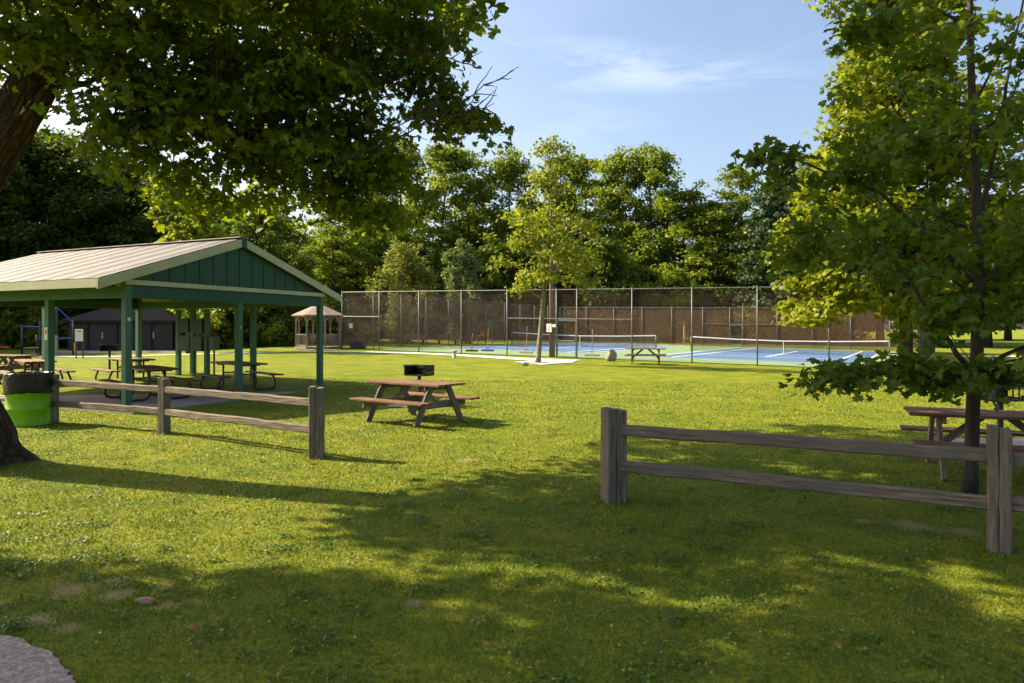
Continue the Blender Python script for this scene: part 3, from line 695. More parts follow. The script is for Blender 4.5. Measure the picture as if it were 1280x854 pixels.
# play structure
py_ = Vector((-29.5, 46, 0)); ps = thing('play_structure', py_, 0, 'dark steel climbing frame with blue bars left of the restroom building', 'playground frame')
K = 46 / F
def pq(px, yy, d_=0): return Vector(((px - 640) / F * (46 + d_) - py_.x, d_, EYE + (HZ - yy) / F * (46 + d_)))
for px, yt, d_ in ((27.5, 406, 0), (50, 399, 0), (46, 419, 3), (56, 419, 3), (71, 383, 2), (91.5, 400, 0)):
    MB().tube([(pq(px, 411, d_).x, d_, 0), pq(px, yt, d_)], .07, 8).build('post', M['darkmetal'], ps, smooth=True)
for a, b in (((27, 408), (50, 409)), ((71, 384), (91, 403)), ((46, 424), (93, 423))): MB().tube([pq(*a), pq(*b)], .05, 8).build('bar', M['blue'], ps)
m = MB(); a = pq(30, 435); m.box(a + Vector((.5, .4, 0)), (1.2, .8, .06)); m.build('deck', M['tan'], ps)
MB().tube([pq(93.5, 428), pq(93.5, 441)], .06, 8).build('padding', M['yellow'], ps)
MB().box(pq(70, 431), (.25, .08, 1.3)).build('panel', M['tan'], ps)
sw = thing('slide', (-35.2, 46, 0), 0, 'small white slide with red rim at the far left of the playground', 'slide')
MB().beam((-1.6, 0, 0), (.1, 0, 1.1), .5, .06).build('chute', M['white'], sw); MB().box((.2, 0, .75), (.12, .5, 1.5)).build('ladder', M['white'], sw); MB().beam((.2, 0, .55), (1.3, 0, .5), .05, .12).build('rim', M['red'], sw)

# fallen leaves
r2 = random.Random(11); first = None
for px, yy in ((166, 583), (615, 532), (446, 597), (402, 639), (482, 681), (605, 817), (742, 566), (911, 535), (301, 668), (820, 552), (570, 615), (500, 613), (1045, 815), (712, 616), (240, 797), (530, 545)):
    if first is None:
        m = MB(); P_ = [(0, 0), (.22, -.14), (.27, .02), (.52, .08), (.40, .24), (.50, .46), (.30, .42), (.16, .44), (.18, .66), (0, 1)]
        P_ = P_ + [(-x, y) for x, y in P_[-2:0:-1]]
        m.add([(x * .10, (y - .4) * .10, .012 + .25 * abs(x) * .11) for x, y in P_], [tuple(range(len(P_)))]); first = m.build('fallen_leaf', M['dryleaf'])
        tag(first, 'small dry reddish leaf lying on the lawn', 'fallen leaf', 'dry leaves scattered on the lawn'); o = first
    else: o = first.copy(); C.objects.link(o)
    p = at(px, yy); o.location = p + Vector((0, 0, .035)); o.rotation_euler = (r2.uniform(-.5, .5), r2.uniform(-.5, .5), r2.uniform(0, 6)); k = r2.uniform(.45, .8); o.scale = (k, k, k)

# ------------------------------------------------------------------ foliage
def half(P): return P
MR = [(0, 0), (.20, -.13), (.26, .03), (.53, .08), (.38, .22), (.52, .48), (.30, .42), (.17, .46), (.20, .66), (0, 1.0)]
T_MAPLE = ([(x, y - .35, -.28 * abs(x) - .12 * (y - .35) ** 2) for x, y in MR] + [(-x, y - .35, -.28 * abs(x) - .12 * (y - .35) ** 2) for x, y in MR[1:-1]],
           [tuple(range(0, 10)), (0, 9) + tuple(range(17, 9, -1))])
T_LITE = ([(0, -.4, 0), (.45, -.32, -.1), (.26, -.06, -.05), (.46, .2, -.12), (0, .6, -.05), (-.46, .2, -.12), (-.26, -.06, -.05), (-.45, -.32, -.1)], [(0, 1, 2, 3, 4), (0, 4, 5, 6, 7)])
T_QUAD = ([(0, -.5, 0), (.34, 0, -.1), (0, .5, 0), (-.34, 0, -.1)], [(0, 1, 2, 3)])
T_CLUMP = ([(0, -.5, 0), (.30, -.35, .05), (.5, .02, -.12), (.22, .14, 0), (.12, .5, -.1), (-.18, .22, .05), (-.5, .16, -.1), (-.26, -.2, 0)], [(0, 1, 2, 3, 4, 5, 6, 7)])
T_NEEDLE = ([(-.05, -.5, 0), (.05, -.5, 0), (.10, .5, 0), (-.10, .5, 0)], [(0, 1, 2, 3)])

def leaves(name, cen, nor, size, rnd, tmpl, mat, parent, rs):
    tv = np.array(tmpl[0], dtype=np.float32); n = len(cen)
    nor = nor / np.linalg.norm(nor, axis=1, keepdims=True)
    t = rs.normal(size=(n, 3)); t -= nor * (t * nor).sum(1, keepdims=True); t /= np.linalg.norm(t, axis=1, keepdims=True)
    b = np.cross(nor, t)
    V = (cen[:, None, :] + size[:, None, None] * (t[:, None, :] * tv[None, :, 0:1] + b[:, None, :] * tv[None, :, 1:2] + nor[:, None, :] * tv[None, :, 2:3])).astype(np.float32)
    k = len(tv); V = V.reshape(-1, 3)
    loops, starts, tot = [], [], 0; lt = np.concatenate([np.array(p) for p in tmpl[1]]); ll = [len(p) for p in tmpl[1]]
    L = (lt[None, :] + (np.arange(n) * k)[:, None]).ravel().astype(np.int32)
    ls = np.tile(np.array(ll), n); st = np.concatenate([[0], np.cumsum(ls)[:-1]]).astype(np.int32)
    me = bpy.data.meshes.new(name); me.vertices.add(len(V)); me.vertices.foreach_set('co', V.ravel())
    me.loops.add(len(L)); me.loops.foreach_set('vertex_index', L); me.polygons.add(len(st)); me.polygons.foreach_set('loop_start', st)
    me.update(calc_edges=True)
    a = me.attributes.new('rnd', 'FLOAT', 'POINT'); a.data.foreach_set('value', np.repeat(np.clip(rnd, 0, 1), k).astype(np.float32))
    me.materials.append(mat); o = bpy.data.objects.new(name, me); C.objects.link(o)
    if parent: o.parent = parent
    return o

def spray(rs, cl, per, r, flatn=.45, droop=0.15):
    """leaf positions and normals round cluster centres; cl = (n,3) centres, r = radius of a spray"""
    n = len(cl); c = np.repeat(cl, per, axis=0); m = len(c)
    d = np.clip(rs.normal(size=(m, 3)), -1.9, 1.9) * np.array([r, r, r * flatn]) * .6
    rad = np.linalg.norm(d[:, :2], axis=1); d[:, 2] -= droop * rad ** 2 / max(r, .01)
    nor = rs.normal(size=(m, 3)) * .62 + np.array([0, 0, .8]) + d / (r * 2.2)
    rn = .5 + np.repeat(rs.normal(size=n) * .16, per) + rs.normal(size=m) * .15
    return c + d, nor, rn

def skeleton(rs, trunk, targets, r0, mat, parent, name='trunk', tip=.006, split=True, n=6, bend=.12, old=False):
    """trunk = [(Vector, radius)], then every target is reached by a bough leaving the closest point already grown"""
    m = MB(); pts = [t[0] for t in trunk]
    o = old_trunk(trunk, mat, parent) if old else m.tube(pts, [t[1] for t in trunk], 14).build(name, mat, parent, smooth=True)
    nodes = []
    for i in range(len(trunk) - 1):
        for k in range(4): t = k / 4; nodes.append((trunk[i][0].lerp(trunk[i + 1][0], t), trunk[i][1] * (1 - t) + trunk[i + 1][1] * t))
    nodes = [q for q in nodes if q[0].z - trunk[0][0].z > .22 * (trunk[-1][0].z - trunk[0][0].z)] + [(trunk[-1][0], trunk[-1][1])]
    cen = trunk[len(trunk) // 2][0]
    T = sorted([Vector(t) for t in targets], key=lambda t: min((t - q[0]).length for q in nodes))
    m = MB(); N_ = np.array([q[0] for q in nodes])
    for t in T:
        P = np.array([q[0] for q in nodes]); dv = np.array(t) - P; dist = np.linalg.norm(dv, axis=1)
        cost = dist * (1 + .8 * np.clip(-dv[:, 2] / (dist + .01), -.5, 1)); i = int(np.argmin(cost)); p, r = nodes[i]
        L = (t - p).length
        if L < .05: continue
        rr = min(r * .72, .012 + .026 * L * (r0 / .2))
        q = []; k = max(3, min(7, int(L / .5) + 2)); side = Vector(rs.normal(size=3)) * L * bend
        for j in range(k + 1):
            s = j / k; x = p.lerp(t, s) + side * math.sin(math.pi * s) * .5 + Vector((0, 0, -.10 * L * math.sin(math.pi * s)))
            q.append(x)
        R_ = [rr * (1 - .75 * j / k) + tip for j in range(k + 1)]
        m.tube(q, R_, n if rr > .02 else 4, cap=False)
        for j in range(1, k + 1): nodes.append((q[j], R_[j]))
    b = m.build('limb', mat, parent, smooth=True)
    return o
def in_ellipsoids(rs, E, dens):
    out = []
    for (c, r, n) in E:
        d = rs.normal(size=(n, 3)); d /= np.linalg.norm(d, axis=1, keepdims=True); d *= (rs.uniform(size=(n, 1)) ** dens); out.append(np.array(c) + d * np.array(r))
    return np.concatenate(out)
def pix(px, py, d): return (((px - 640) / F * d), d, EYE + (HZ - py) / F * d)

M['leaf_maple'] = leafmat('maple_leaf', (.040, .070, .005), (.080, .122, .008), (.170, .200, .013), .58, (1.8, 1.7, .35))
M['leaf_young'] = leafmat('young_maple_leaf', (.056, .090, .008), (.100, .148, .012), (.180, .222, .02), .52)
M['leaf_bright'] = leafmat('bright_maple_leaf', (.115, .150, .008), (.185, .215, .012), (.270, .280, .02), .50)
M['leaf_light'] = leafmat('light_tree_leaf', (.13, .155, .014), (.195, .22, .018), (.27, .29, .03), .48)
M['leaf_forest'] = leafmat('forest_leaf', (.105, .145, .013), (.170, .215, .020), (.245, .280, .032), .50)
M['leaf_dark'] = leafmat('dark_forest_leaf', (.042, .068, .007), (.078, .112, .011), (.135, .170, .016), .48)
M['leaf_grey'] = leafmat('grey_green_leaf', (.085, .125, .045), (.125, .165, .06), (.18, .22, .08), .35)
M['leaf_pale'] = leafmat('pale_yellow_leaf', (.13, .155, .035), (.19, .205, .045), (.26, .26, .06), .4)
M['needle'] = leafmat('pine_needle', (.035, .065, .030), (.060, .095, .045), (.09, .13, .06), .15)

def old_trunk(path, mat, parent):
    """thick furrowed trunk: ridged rings along a smooth path, spreading into root buttresses at the ground"""
    P = [Vector(p) for p, r in path]; Rr = [r for p, r in path]; pts, rad = [], []
    for i in range(len(P) - 1):
        a, b, c_, d_ = P[max(i - 1, 0)], P[i], P[i + 1], P[min(i + 2, len(P) - 1)]
        k = 8
        for j in range(k):
            t = j / k; pts.append(.5 * ((2 * b) + (c_ - a) * t + (2 * a - 5 * b + 4 * c_ - d_) * t * t + (3 * b - a - 3 * c_ + d_) * t ** 3)); rad.append(Rr[i] * (1 - t) + Rr[i + 1] * t)
    n = 72; vs, gs, fs = [], [], []
    for i, p in enumerate(pts):
        t = (pts[min(i + 1, len(pts) - 1)] - pts[max(i - 1, 0)]).normalized(); x = (Vector((1, 0, 0)) - t * t.x).normalized(); y = t.cross(x)
        z = p.z
        for k in range(n):
            a = 2 * math.pi * k / n
            fl = math.exp(-max(z, -.1) / .20) * (.10 + .34 * max(0, math.sin(3.5 * a + .9) * .6 + .5 * math.sin(2 * a - .6)) ** 1.3)
            rr = rad[i] * (1 + .045 * math.sin(9 * a + 1.2 * math.sin(z * 1.1)) + .035 * math.sin(17 * a - z * 1.7) + .022 * math.sin(31 * a + 2.5 * math.sin(z * 3)) + .012 * math.sin(z * 9 + 5 * a)) + fl
            q = p + x * math.cos(a) * rr + y * math.sin(a) * rr
            if z < .25: q.z = p.z
            vs.append(q); gs.append((math.cos(a) * rad[i], math.sin(a) * rad[i], z * 1.1))
    for i in range(len(pts) - 1):
        for k in range(n): fs.append((i * n + k, i * n + (k + 1) % n, (i + 1) * n + (k + 1) % n, (i + 1) * n + k))
    return MB().add(vs, fs, gs).build('trunk', mat, parent, smooth=True)

# --- the big maple at the left edge
rs = np.random.RandomState(21)
bmx = thing('big_maple_tree', (-7.05, 8.9, 0), 0, 'big old maple leaning in from the left edge with foliage overhanging the shelter', 'tree')
O = np.array(bmx.location)
def lv(p): return Vector(p) - Vector(bmx.location)
tk = [((-7.0, 8.9, -.1), .50), ((-7.02, 8.9, .12), .46), ((-7.12, 8.9, .5), .42), ((-7.38, 8.9, 1.2), .385), ((-7.5, 8.9, 2.1), .37), ((-7.25, 8.75, 3.0), .31), ((-6.55, 8.55, 3.9), .27), ((-5.9, 8.45, 4.8), .24), ((-5.3, 8.5, 6.2), .21), ((-5.1, 9.4, 8.0), .2), ((-4.8, 9.6, 10.5), .12)]
E1 = [(pix(60, 15, 8.3), (1.1, 1.3, .8), 30), (pix(190, 30, 8.5), (1.4, 1.6, .9), 46), (pix(330, 30, 8.8), (1.5, 1.6, 1.0), 52), (pix(450, 25, 8.8), (1.1, 1.5, .7), 34), (pix(520, 50, 8.9), (.45, .9, .38), 13),
      (pix(200, 120, 8.4), (1.0, 1.3, .7), 30), (pix(300, 140, 8.8), (1.2, 1.6, .8), 40), (pix(420, 110, 8.8), (1.0, 1.4, .7), 32), (pix(120, 60, 7.9), (.5, .7, .3), 10), (pix(130, 150, 8.0), (.45, .8, .5), 10), (pix(30, 45, 7.6), (.4, .6, .25), 8), (pix(525, 105, 9.0), (.45, .7, .30), 12),
      (pix(585, 152, 8.9), (.28, .4, .14), 6), (pix(545, 135, 8.9), (.25, .4, .10), 4), (pix(230, 215, 8.8), (.55, 1.0, .30), 11), (pix(330, 225, 9.3), (.8, 1.2, .38), 20), (pix(420, 215, 9.4), (.85, 1.2, .5), 26), (pix(465, 185, 9.4), (.45, .8, .5), 14), (pix(455, 260, 9.6), (.35, .7, .18), 8), (pix(380, 170, 9.0), (1.0, 1.2, .6), 26), (pix(200, 185, 8.2), (.4, .6, .35), 8)]
E1 = [(a, b, max(4, int(n * .64))) for a, b, n in E1]
cl = in_ellipsoids(rs, E1, .5)
skeleton(rs, [(lv(p), r) for p, r in tk], [c - O for c in cl[::2]], .33, M['bark'], bmx, old=True)
c, nn, rn = spray(rs, cl, 84, .40, .26, .35)
leaves('crown', c - O, nn, rs.uniform(.07, .135, len(c)), rn, T_MAPLE, M['leaf_maple'], bmx, rs)
# crown above and beyond the frame: coarser leaves; unseen rightmost masses added to block skylight
E2 = [((-3.6, 9.6, 9.0), (3.6, 3.2, 2.6), 66), ((-1.5, 8.2, 7.6), (2.6, 2.8, 1.3), 40), ((-2.8, 12.2, 8.4), (3.2, 1.8, 2.0), 45), ((-3.5, 6.2, 7.2), (2.3, 1.8, 1.2), 42), ((-5.4, 11.8, 7.8), (1.8, 1.6, 1.6), 16), ((.2, 5.2, 8.7), (2.3, 1.6, 1.0), 40), ((3.4, 4.6, 9.2), (1.8, 1.6, .9), 26), ((-7.4, 6.3, 7.3), (2.1, 1.5, 1.2), 34), ((-6.4, 8.4, 7.8), (2.2, 1.6, 1.2), 22), ((-5.5, 9.8, 9.2), (2.2, 1.8, 1.3), 16), ((-8.3, 8.9, 6.6), (1.3, 1.3, .6), 20), ((-7.6, 13.2, 9.2), (2.4, 1.6, 1.3), 26), ((-5.2, 14.2, 8.6), (2.4, 1.4, .9), 22), ((-9.2, 5.9, 7.0), (1.6, 1.1, .7), 14)]
cl2 = in_ellipsoids(rs, E2, .5)
c, nn, rn = spray(rs, cl2, 56, .38, .5, .2)
leaves('upper_crown_and_sky_block', c - O, nn, rs.uniform(.14, .23, len(c)), rn, T_LITE, M['leaf_maple'], bmx, rs)
m = MB()
def wig(a, b, r, n=6, w=.03):
    a, b = Vector(a), Vector(b); q = [a.lerp(b, i / n) + Vector((rs.uniform(-w, w), rs.uniform(-w, w), rs.uniform(-w, w))) for i in range(n + 1)]
    m.tube(q, [r * (1 - .8 * i / n) + .002 for i in range(n + 1)], 5); return q
def P3(px, py, d=8.3): return Vector(pix(px, py, d))
for A_, B_ in (((430, 200), (545, 150)), ((545, 150), (640, 88)), ((500, 60), (592, 82)), ((470, 172), (560, 128)), ((545, 150), (618, 132))):
    q = wig(lv(P3(*A_)), lv(P3(*B_)), .018 if A_[0] == 430 else .009)
    for k in range(2, 6):
        for s_ in (-1, 1): wig(q[k], q[k] + Vector((rs.uniform(.08, .3), rs.uniform(-.15, .15), s_ * rs.uniform(.05, .25) + .06)), .0065, 3, .015)
m.build('dead_branch', M['barkd'], bmx)

# --- slim maple at the right, inside the fence
rs = np.random.RandomState(5)
ym = thing('young_maple_tree', (4.86, 7.25, 0), 0, 'slim young maple behind the right rail fence, its leaves reaching low over the court', 'tree')
O = np.array(ym.location)
def lv2(p): return Vector(p) - Vector(ym.location)
tk = [((4.86, 7.25, -.05), .085), ((4.88, 7.25, .3), .07), ((4.90, 7.25, 1.0), .066), ((4.94, 7.25, 1.5), .062), ((4.96, 7.25, 2.3), .055), ((4.93, 7.25, 3.3), .046), ((4.88, 7.25, 4.4), .036), ((4.86, 7.25, 5.6), .024), ((4.86, 7.25, 6.8), .010)]
E3 = [(pix(1180, 60, 7.2), (1.1, 1.2, .7), 14), (pix(1250, 130, 7.2), (.9, 1.3, .8), 17), (pix(1120, 190, 7.0), (.9, 1.1, .40), 11), (pix(1060, 215, 6.8), (.7, .8, .22), 8), (pix(975, 190, 6.7), (.26, .3, .10), 4), (pix(1090, 285, 6.9), (.8, 1.0, .35), 8),
      (pix(1010, 300, 6.7), (.4, .6, .2), 6), (pix(1190, 300, 7.2), (.9, 1.2, .6), 14), (pix(1250, 360, 7.2), (.8, 1.1, .5), 18), (pix(1150, 395, 7.0), (.6, .9, .25), 10), (pix(1045, 468, 6.6), (.35, .4, .06), 5), (pix(1110, 458, 6.7), (.45, .6, .09), 7), (pix(1160, 470, 6.9), (.4, .6, .10), 7), (pix(1235, 462, 6.7), (.5, .6, .14), 9),
      (pix(1070, 30, 7.0), (.5, .7, .28), 7), (pix(1340, 250, 7.2), (.8, 1.2, 1.6), 24), ((4.9, 7.2, 6.2), (1.0, 1.0, 1.0), 16), (pix(1340, 440, 7), (.5, .7, .3), 8)]
cl = in_ellipsoids(rs, E3, .6)
skeleton(rs, [(lv2(p), r) for p, r in tk], [c - O for c in cl[::2]], .10, M['barkd'], ym, tip=.003, bend=.08)
m = MB()
for P_ in ([(1208, 455, 7.2), (1175, 415, 7.1), (1120, 325, 7.0), (1050, 265, 6.9)], [(1222, 300, 7.25), (1240, 200, 7.3), (1268, 60, 7.4), (1285, -60, 7.4)], [(1212, 470, 7.2), (1120, 462, 6.8), (1010, 482, 6.6)], [(1215, 470, 7.2), (1280, 430, 7.2), (1340, 400, 7.2)], [(1215, 350, 7.2), (1100, 240, 6.9), (960, 185, 6.7)]):
    q = [lv2(pix(*p)) for p in P_]; q2 = []
    for i in range(len(q) - 1):
        for k in range(3): q2.append(q[i].lerp(q[i + 1], k / 3) + Vector(rs.normal(size=3) * .012))
    q2.append(q[-1]); m.tube(q2, [.026 * (1 - .85 * i / (len(q2) - 1)) + .003 for i in range(len(q2))], 6)
m.build('bough', M['barkd'], ym, smooth=True)
c, nn, rn = spray(rs, cl, 40, .25, .40, .3)
leaves('crown', c - O, nn, rs.uniform(.065, .125, len(c)), rn, T_MAPLE, M['leaf_young'], ym, rs)

# --- generic trees
def tree(name, rs, trunk, E, leaf, count, size, lr, bark, tmpl, label, loc, group=None, dens=.5, cat='tree', tmp_r0=.2, branches=2, flatn=.5, bend=.12):
    t = thing(name, loc, 0, label, cat, group)
    cl = in_ellipsoids(rs, E, dens)
    skeleton(rs, [(Vector(p), r) for p, r in trunk], cl[::branches], tmp_r0, M[bark], t, tip=.008, bend=bend)
    c, nn, rn = spray(rs, cl, count, lr, flatn, .15)
    leaves('crown', c, nn, rs.uniform(size * .7, size * 1.25, len(c)), rn, tmpl, M[leaf], t, rs)
    return t
rs = np.random.RandomState(9)
S1 = 24.0; mmx, mmy = 13.85, 24.0; g0_ = gz(mmx, mmy)
def pl_(px, py, d=24.0): x, y, z = pix(px, py, d); return (x - mmx, y - mmy, z - g0_)
E = [(pl_(1135, 60), (2.3, 2.4, 2.4), 90), (pl_(1110, 170), (2.6, 2.6, 1.8), 90), (pl_(1085, 130, 23), (1.5, 1.5, 1.5), 35), (pl_(1060, 270), (1.9, 2.4, 1.6), 65), (pl_(1150, 290), (3.0, 2.8, 1.6), 90), (pl_(1055, 350, 23.5), (1.7, 2.0, .9), 44), (pl_(1120, 365), (2.2, 2.4, .7), 36), (pl_(1220, 200), (3, 3, 2.6), 90),
     (pl_(1240, 340), (2.2, 2.5, .9), 40), (pl_(1100, -20), (2.0, 2, 1.6), 50), (pl_(1010, 385, 23.5), (.9, 1.2, .4), 14), (pl_(1180, 385), (2.2, 2.2, .5), 26), (pl_(1000, 310, 23.5), (.9, 1.2, .8), 20), (pl_(1180, -60), (2.4, 2.4, 2.0), 60)]
tree('maple_tree', rs, [((0, 0, -.1), .34), ((0, 0, .3), .24), ((0, 0, 2.2), .21), ((.1, 0, 4), .19), ((.2, 0, 7), .15), ((.3, 0, 11), .08), ((.3, 0, 13.5), .03)], E, 'leaf_bright', 66, .19, .5, 'barkd', T_LITE, 'bright leafy maple with a dark trunk at the right corner of the court', (mmx, mmy, g0_), branches=3)
rs = np.random.RandomState(14)
yx, yy_ = 1.19, 31.3; g0_ = gz(yx, yy_)
def pc(px, py, d=31.3): x, y, z = pix(px, py, d); return (x - yx, y - yy_, z - g0_)
E = [(pc(685, 185), (.75, .8, .8), 16), (pc(690, 225), (1.3, 1.2, .9), 30), (pc(675, 265), (1.7, 1.6, 1.0), 40), (pc(690, 310), (1.7, 1.6, .8), 40), (pc(725, 325), (1.2, 1.1, .6), 22), (pc(660, 345), (.8, .9, .35), 12), (pc(730, 350), (.8, .8, .3), 10), (pc(700, 345), (1.4, 1.2, .5), 14), (pc(650, 300), (.8, .8, .5), 12), (pc(650, 358), (.5, .5, .2), 7), (pc(735, 285), (.7, .8, .5), 9)]
yt = tree('young_tree', rs, [((0, 0, -.05), .17), ((.02, 0, .3), .12), ((.15, 0, 1.8), .11), ((.28, 0, 3.4), .10), ((.5, 0, 5.2), .075), ((.62, 0, 7.2), .05), ((.6, 0, 9.3), .015)], [(a, b, max(4, int(n * .72))) for a, b, n in E], 'leaf_light', 30, .15, .40, 'barkl', T_LITE, 'slender light green tree standing on the lawn before the court gate', (yx, yy_, g0_), branches=1)
m = MB()
for k in range(26):
    a = rs.uniform(0, 6.28); z = rs.uniform(7.6, 9.2); L = rs.uniform(.5, 1.2); b = Vector((.6, 0, z)); m.tube([b, b + Vector((math.cos(a) * L * .35, math.sin(a) * L * .35, L * .6)), b + Vector((math.cos(a) * L * .5, math.sin(a) * L * .5, L))], [.012, .008, .004], 4)
m.build('bare_twigs', M['barkl'], yt)
mr = MB(); vs = [(0, 0, .07)]
for ring, (rr_, z_) in enumerate(((.35, .06), (.65, .025), (.9, -.01))):
    for k in range(18): a = 2 * math.pi * k / 18; q = rr_ * (1 + .12 * math.sin(3 * a + 1)); vs.append((q * math.cos(a), q * math.sin(a), z_))
fs = [(0, 1 + k, 1 + (k + 1) % 18) for k in range(18)] + [(1 + 18 * j + k, 1 + 18 * (j + 1) + k, 1 + 18 * (j + 1) + (k + 1) % 18, 1 + 18 * j + (k + 1) % 18) for j in range(2) for k in range(18)]
o = mr.add(vs, fs).build('mulch_bed', M['mulch'], smooth=True); o.location = (yx, yy_, g0_); structure(o)

def bough_tree(seed, H, cr, base, nb, blob, count, leafsize, tr, mat='leaf_forest', bark='barkd', name='tall_tree', top=1.0, lean=.0, per=56, spr=.95, cper=7):
    """tall woodland tree: trunk forking into boughs that each carry uneven masses of leaf, sky gaps between"""
    rs = np.random.RandomState(seed)
    trunk = [((0, 0, -.2), tr * 1.3), ((0, 0, H * .12), tr), ((lean * .3, 0, H * .35), tr * .8), ((lean * .7, rs.uniform(-.4, .4), H * .6), tr * .5), ((lean, 0, H * .88), tr * .15)]
    E = []
    for i in range(nb):
        f = (i + .5) / nb; z = H * (base + (1 - base) * f * .97); a = i * 2.4 + rs.uniform(-.5, .5)
        prof = math.sin(math.pi * min(1, (f * .82 + .16))) ** .7
        r = cr * prof * rs.uniform(.55, 1.08); b = blob * rs.uniform(.6, 1.25)
        E.append(((math.cos(a) * r + lean * f, math.sin(a) * r, z), (b, b, b * .62), max(4, int(cper * b * b / (blob * blob) * 1.3))))
        if rs.uniform() < .75: E.append(((math.cos(a) * r * .5 + lean * f, math.sin(a) * r * .5, z - b * .2), (b * .9, b * .9, b * .6), int(cper * .8)))
    E.append(((lean, 0, H * .97), (blob * .8, blob * .8, blob * .6), cper))
    t = tree(name, rs, trunk, E, mat, per, leafsize, spr, bark, T_CLUMP, 'x', (0, 0, 0), tmp_r0=tr * 1.1, branches=2, dens=.45)
    return t
ORD = ['leftmost', 'second', 'third', 'fourth', 'fifth', 'sixth', 'seventh', 'eighth', 'ninth', 'tenth', 'eleventh', 'twelfth', 'thirteenth', 'fourteenth', 'fifteenth', 'sixteenth', 'seventeenth', 'eighteenth', 'nineteenth', 'twentieth', 'twenty first', 'twenty second', 'twenty third', 'twenty fourth', 'twenty fifth', 'twenty sixth']
V1 = [bough_tree(31, 26, 6.2, .30, 22, 2.5, 0, .37, .34), bough_tree(32, 24, 5.6, .26, 20, 2.4, 0, .36, .30, lean=1.5), bough_tree(33, 27, 5.4, .36, 18, 2.3, 0, .37, .32, lean=-1.2), bough_tree(34, 19, 6.4, .16, 24, 2.6, 0, .36, .3)]
used = [False] * 4
def put(V, used, k, x, y, h, rz, label, group, wid=1.0):
    H0 = (26, 24, 27, 19)[k] if V is V1 else V_H[k]
    if not used[k]: o = V[k]; used[k] = True
    else: o = copy_tree(V[k])
    s = h / H0; place(o, on(x, y) + Vector((0, 0, -.1)), rz, label, (s * wid, s * wid, s)); o['group'] = group; return o
G1 = 'tall trees in the wood behind the tennis courts'
r3 = random.Random(4)
# (px, row of the top, distance, variant)
front_row = [(418, 255, 78, 2), (455, 215, 84, 1), (500, 178, 88, 0), (548, 180, 92, 1), (592, 186, 96, 2), (636, 190, 96, 0), (690, 196, 100, 1), (735, 194, 98, 2), (772, 196, 96, 1), (812, 186, 92, 0), (855, 246, 92, 3), (893, 256, 92, 3), (928, 212, 92, 2), (962, 232, 94, 1), (1010, 200, 96, 0), (1060, 190, 98, 1)]
for i, (px, top, d, k) in enumerate(front_row):
    x = (px - 640) / F * d; h = (HZ - top) / F * d + EYE - gz(x, d)
    put(V1, used, k, x, d, h, r3.uniform(0, 6), ('leftmost' if i == 0 else ORD[i] + ' from the left') + ' of the tall green trees rising behind the courts', G1, 1.0 if h > 20 else 1.25)
# lower wood behind the fence and a second row deeper in
G2 = 'lower trees under the wood behind the courts'
V2 = [bough_tree(41, 12, 5.2, .04, 20, 2.1, 0, .40, .2, 'leaf_forest', name='understorey_tree', per=44, cper=6), bough_tree(42, 11, 4.8, .02, 18, 2.0, 0, .38, .18, 'leaf_dark', name='understorey_tree', per=44, cper=6)]
V_H = [12, 11]; u2 = [False] * 2
for i in range(19):
    px = 405 + i * 36 + r3.uniform(-8, 8); d = 83 + (i % 3) * 3 + r3.uniform(-1.5, 1.5); x = (px - 640) / F * d
    put(V2, u2, i % 2, x, d, r3.uniform(8.5, 14), r3.uniform(0, 6), ('leftmost' if i == 0 else ORD[i] + ' from the left') + ' of the low dense trees filling in behind the court fence', G2)
G3 = 'distant trees deep in the wood'
for i in range(14):
    d = 112 + (i % 2) * 8; px = 300 + i * 72 + r3.uniform(-12, 12); x = (px - 640) / F * d
    put(V1, used, (0, 3, 1, 2)[i % 4], x, d, r3.uniform(19, 23), r3.uniform(0, 6), ('leftmost' if i == 0 else ORD[i] + ' from the left') + ' of the distant trees deep behind the front row of the wood', G3, 1.2)
# dark trees behind the shelter and restroom
G4 = 'dark trees behind the shelter and restroom'
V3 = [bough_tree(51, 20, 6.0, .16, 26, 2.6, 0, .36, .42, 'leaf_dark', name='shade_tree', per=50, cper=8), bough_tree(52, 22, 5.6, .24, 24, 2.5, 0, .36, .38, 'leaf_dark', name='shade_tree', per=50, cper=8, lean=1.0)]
V3H = [20, 22]
def put3(V, VH, u, k, x, y, h, rz, label, group, wid=1.0):
    if not u[k]: o = V[k]; u[k] = True
    else: o = copy_tree(V[k])
    s = h / VH[k]; place(o, on(x, y) + Vector((0, 0, -.1)), rz, label, (s * wid, s * wid, s)); o['group'] = group; return o
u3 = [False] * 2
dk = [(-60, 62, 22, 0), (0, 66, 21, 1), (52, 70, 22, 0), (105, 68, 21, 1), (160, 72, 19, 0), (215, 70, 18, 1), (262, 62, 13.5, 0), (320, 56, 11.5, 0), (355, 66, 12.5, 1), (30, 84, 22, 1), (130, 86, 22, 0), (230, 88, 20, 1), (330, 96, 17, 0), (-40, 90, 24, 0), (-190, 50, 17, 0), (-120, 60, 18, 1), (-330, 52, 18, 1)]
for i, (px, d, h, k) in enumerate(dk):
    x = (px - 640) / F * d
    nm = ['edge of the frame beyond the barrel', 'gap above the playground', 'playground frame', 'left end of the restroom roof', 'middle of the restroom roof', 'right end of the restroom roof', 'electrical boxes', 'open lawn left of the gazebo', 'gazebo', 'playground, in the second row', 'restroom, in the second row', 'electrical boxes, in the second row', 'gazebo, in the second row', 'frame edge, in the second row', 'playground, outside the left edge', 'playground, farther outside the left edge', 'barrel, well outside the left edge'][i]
    put3(V3, V3H, u3, k, x, d, h, r3.uniform(0, 6), 'dark leafy tree behind the ' + nm, G4, 1.1)
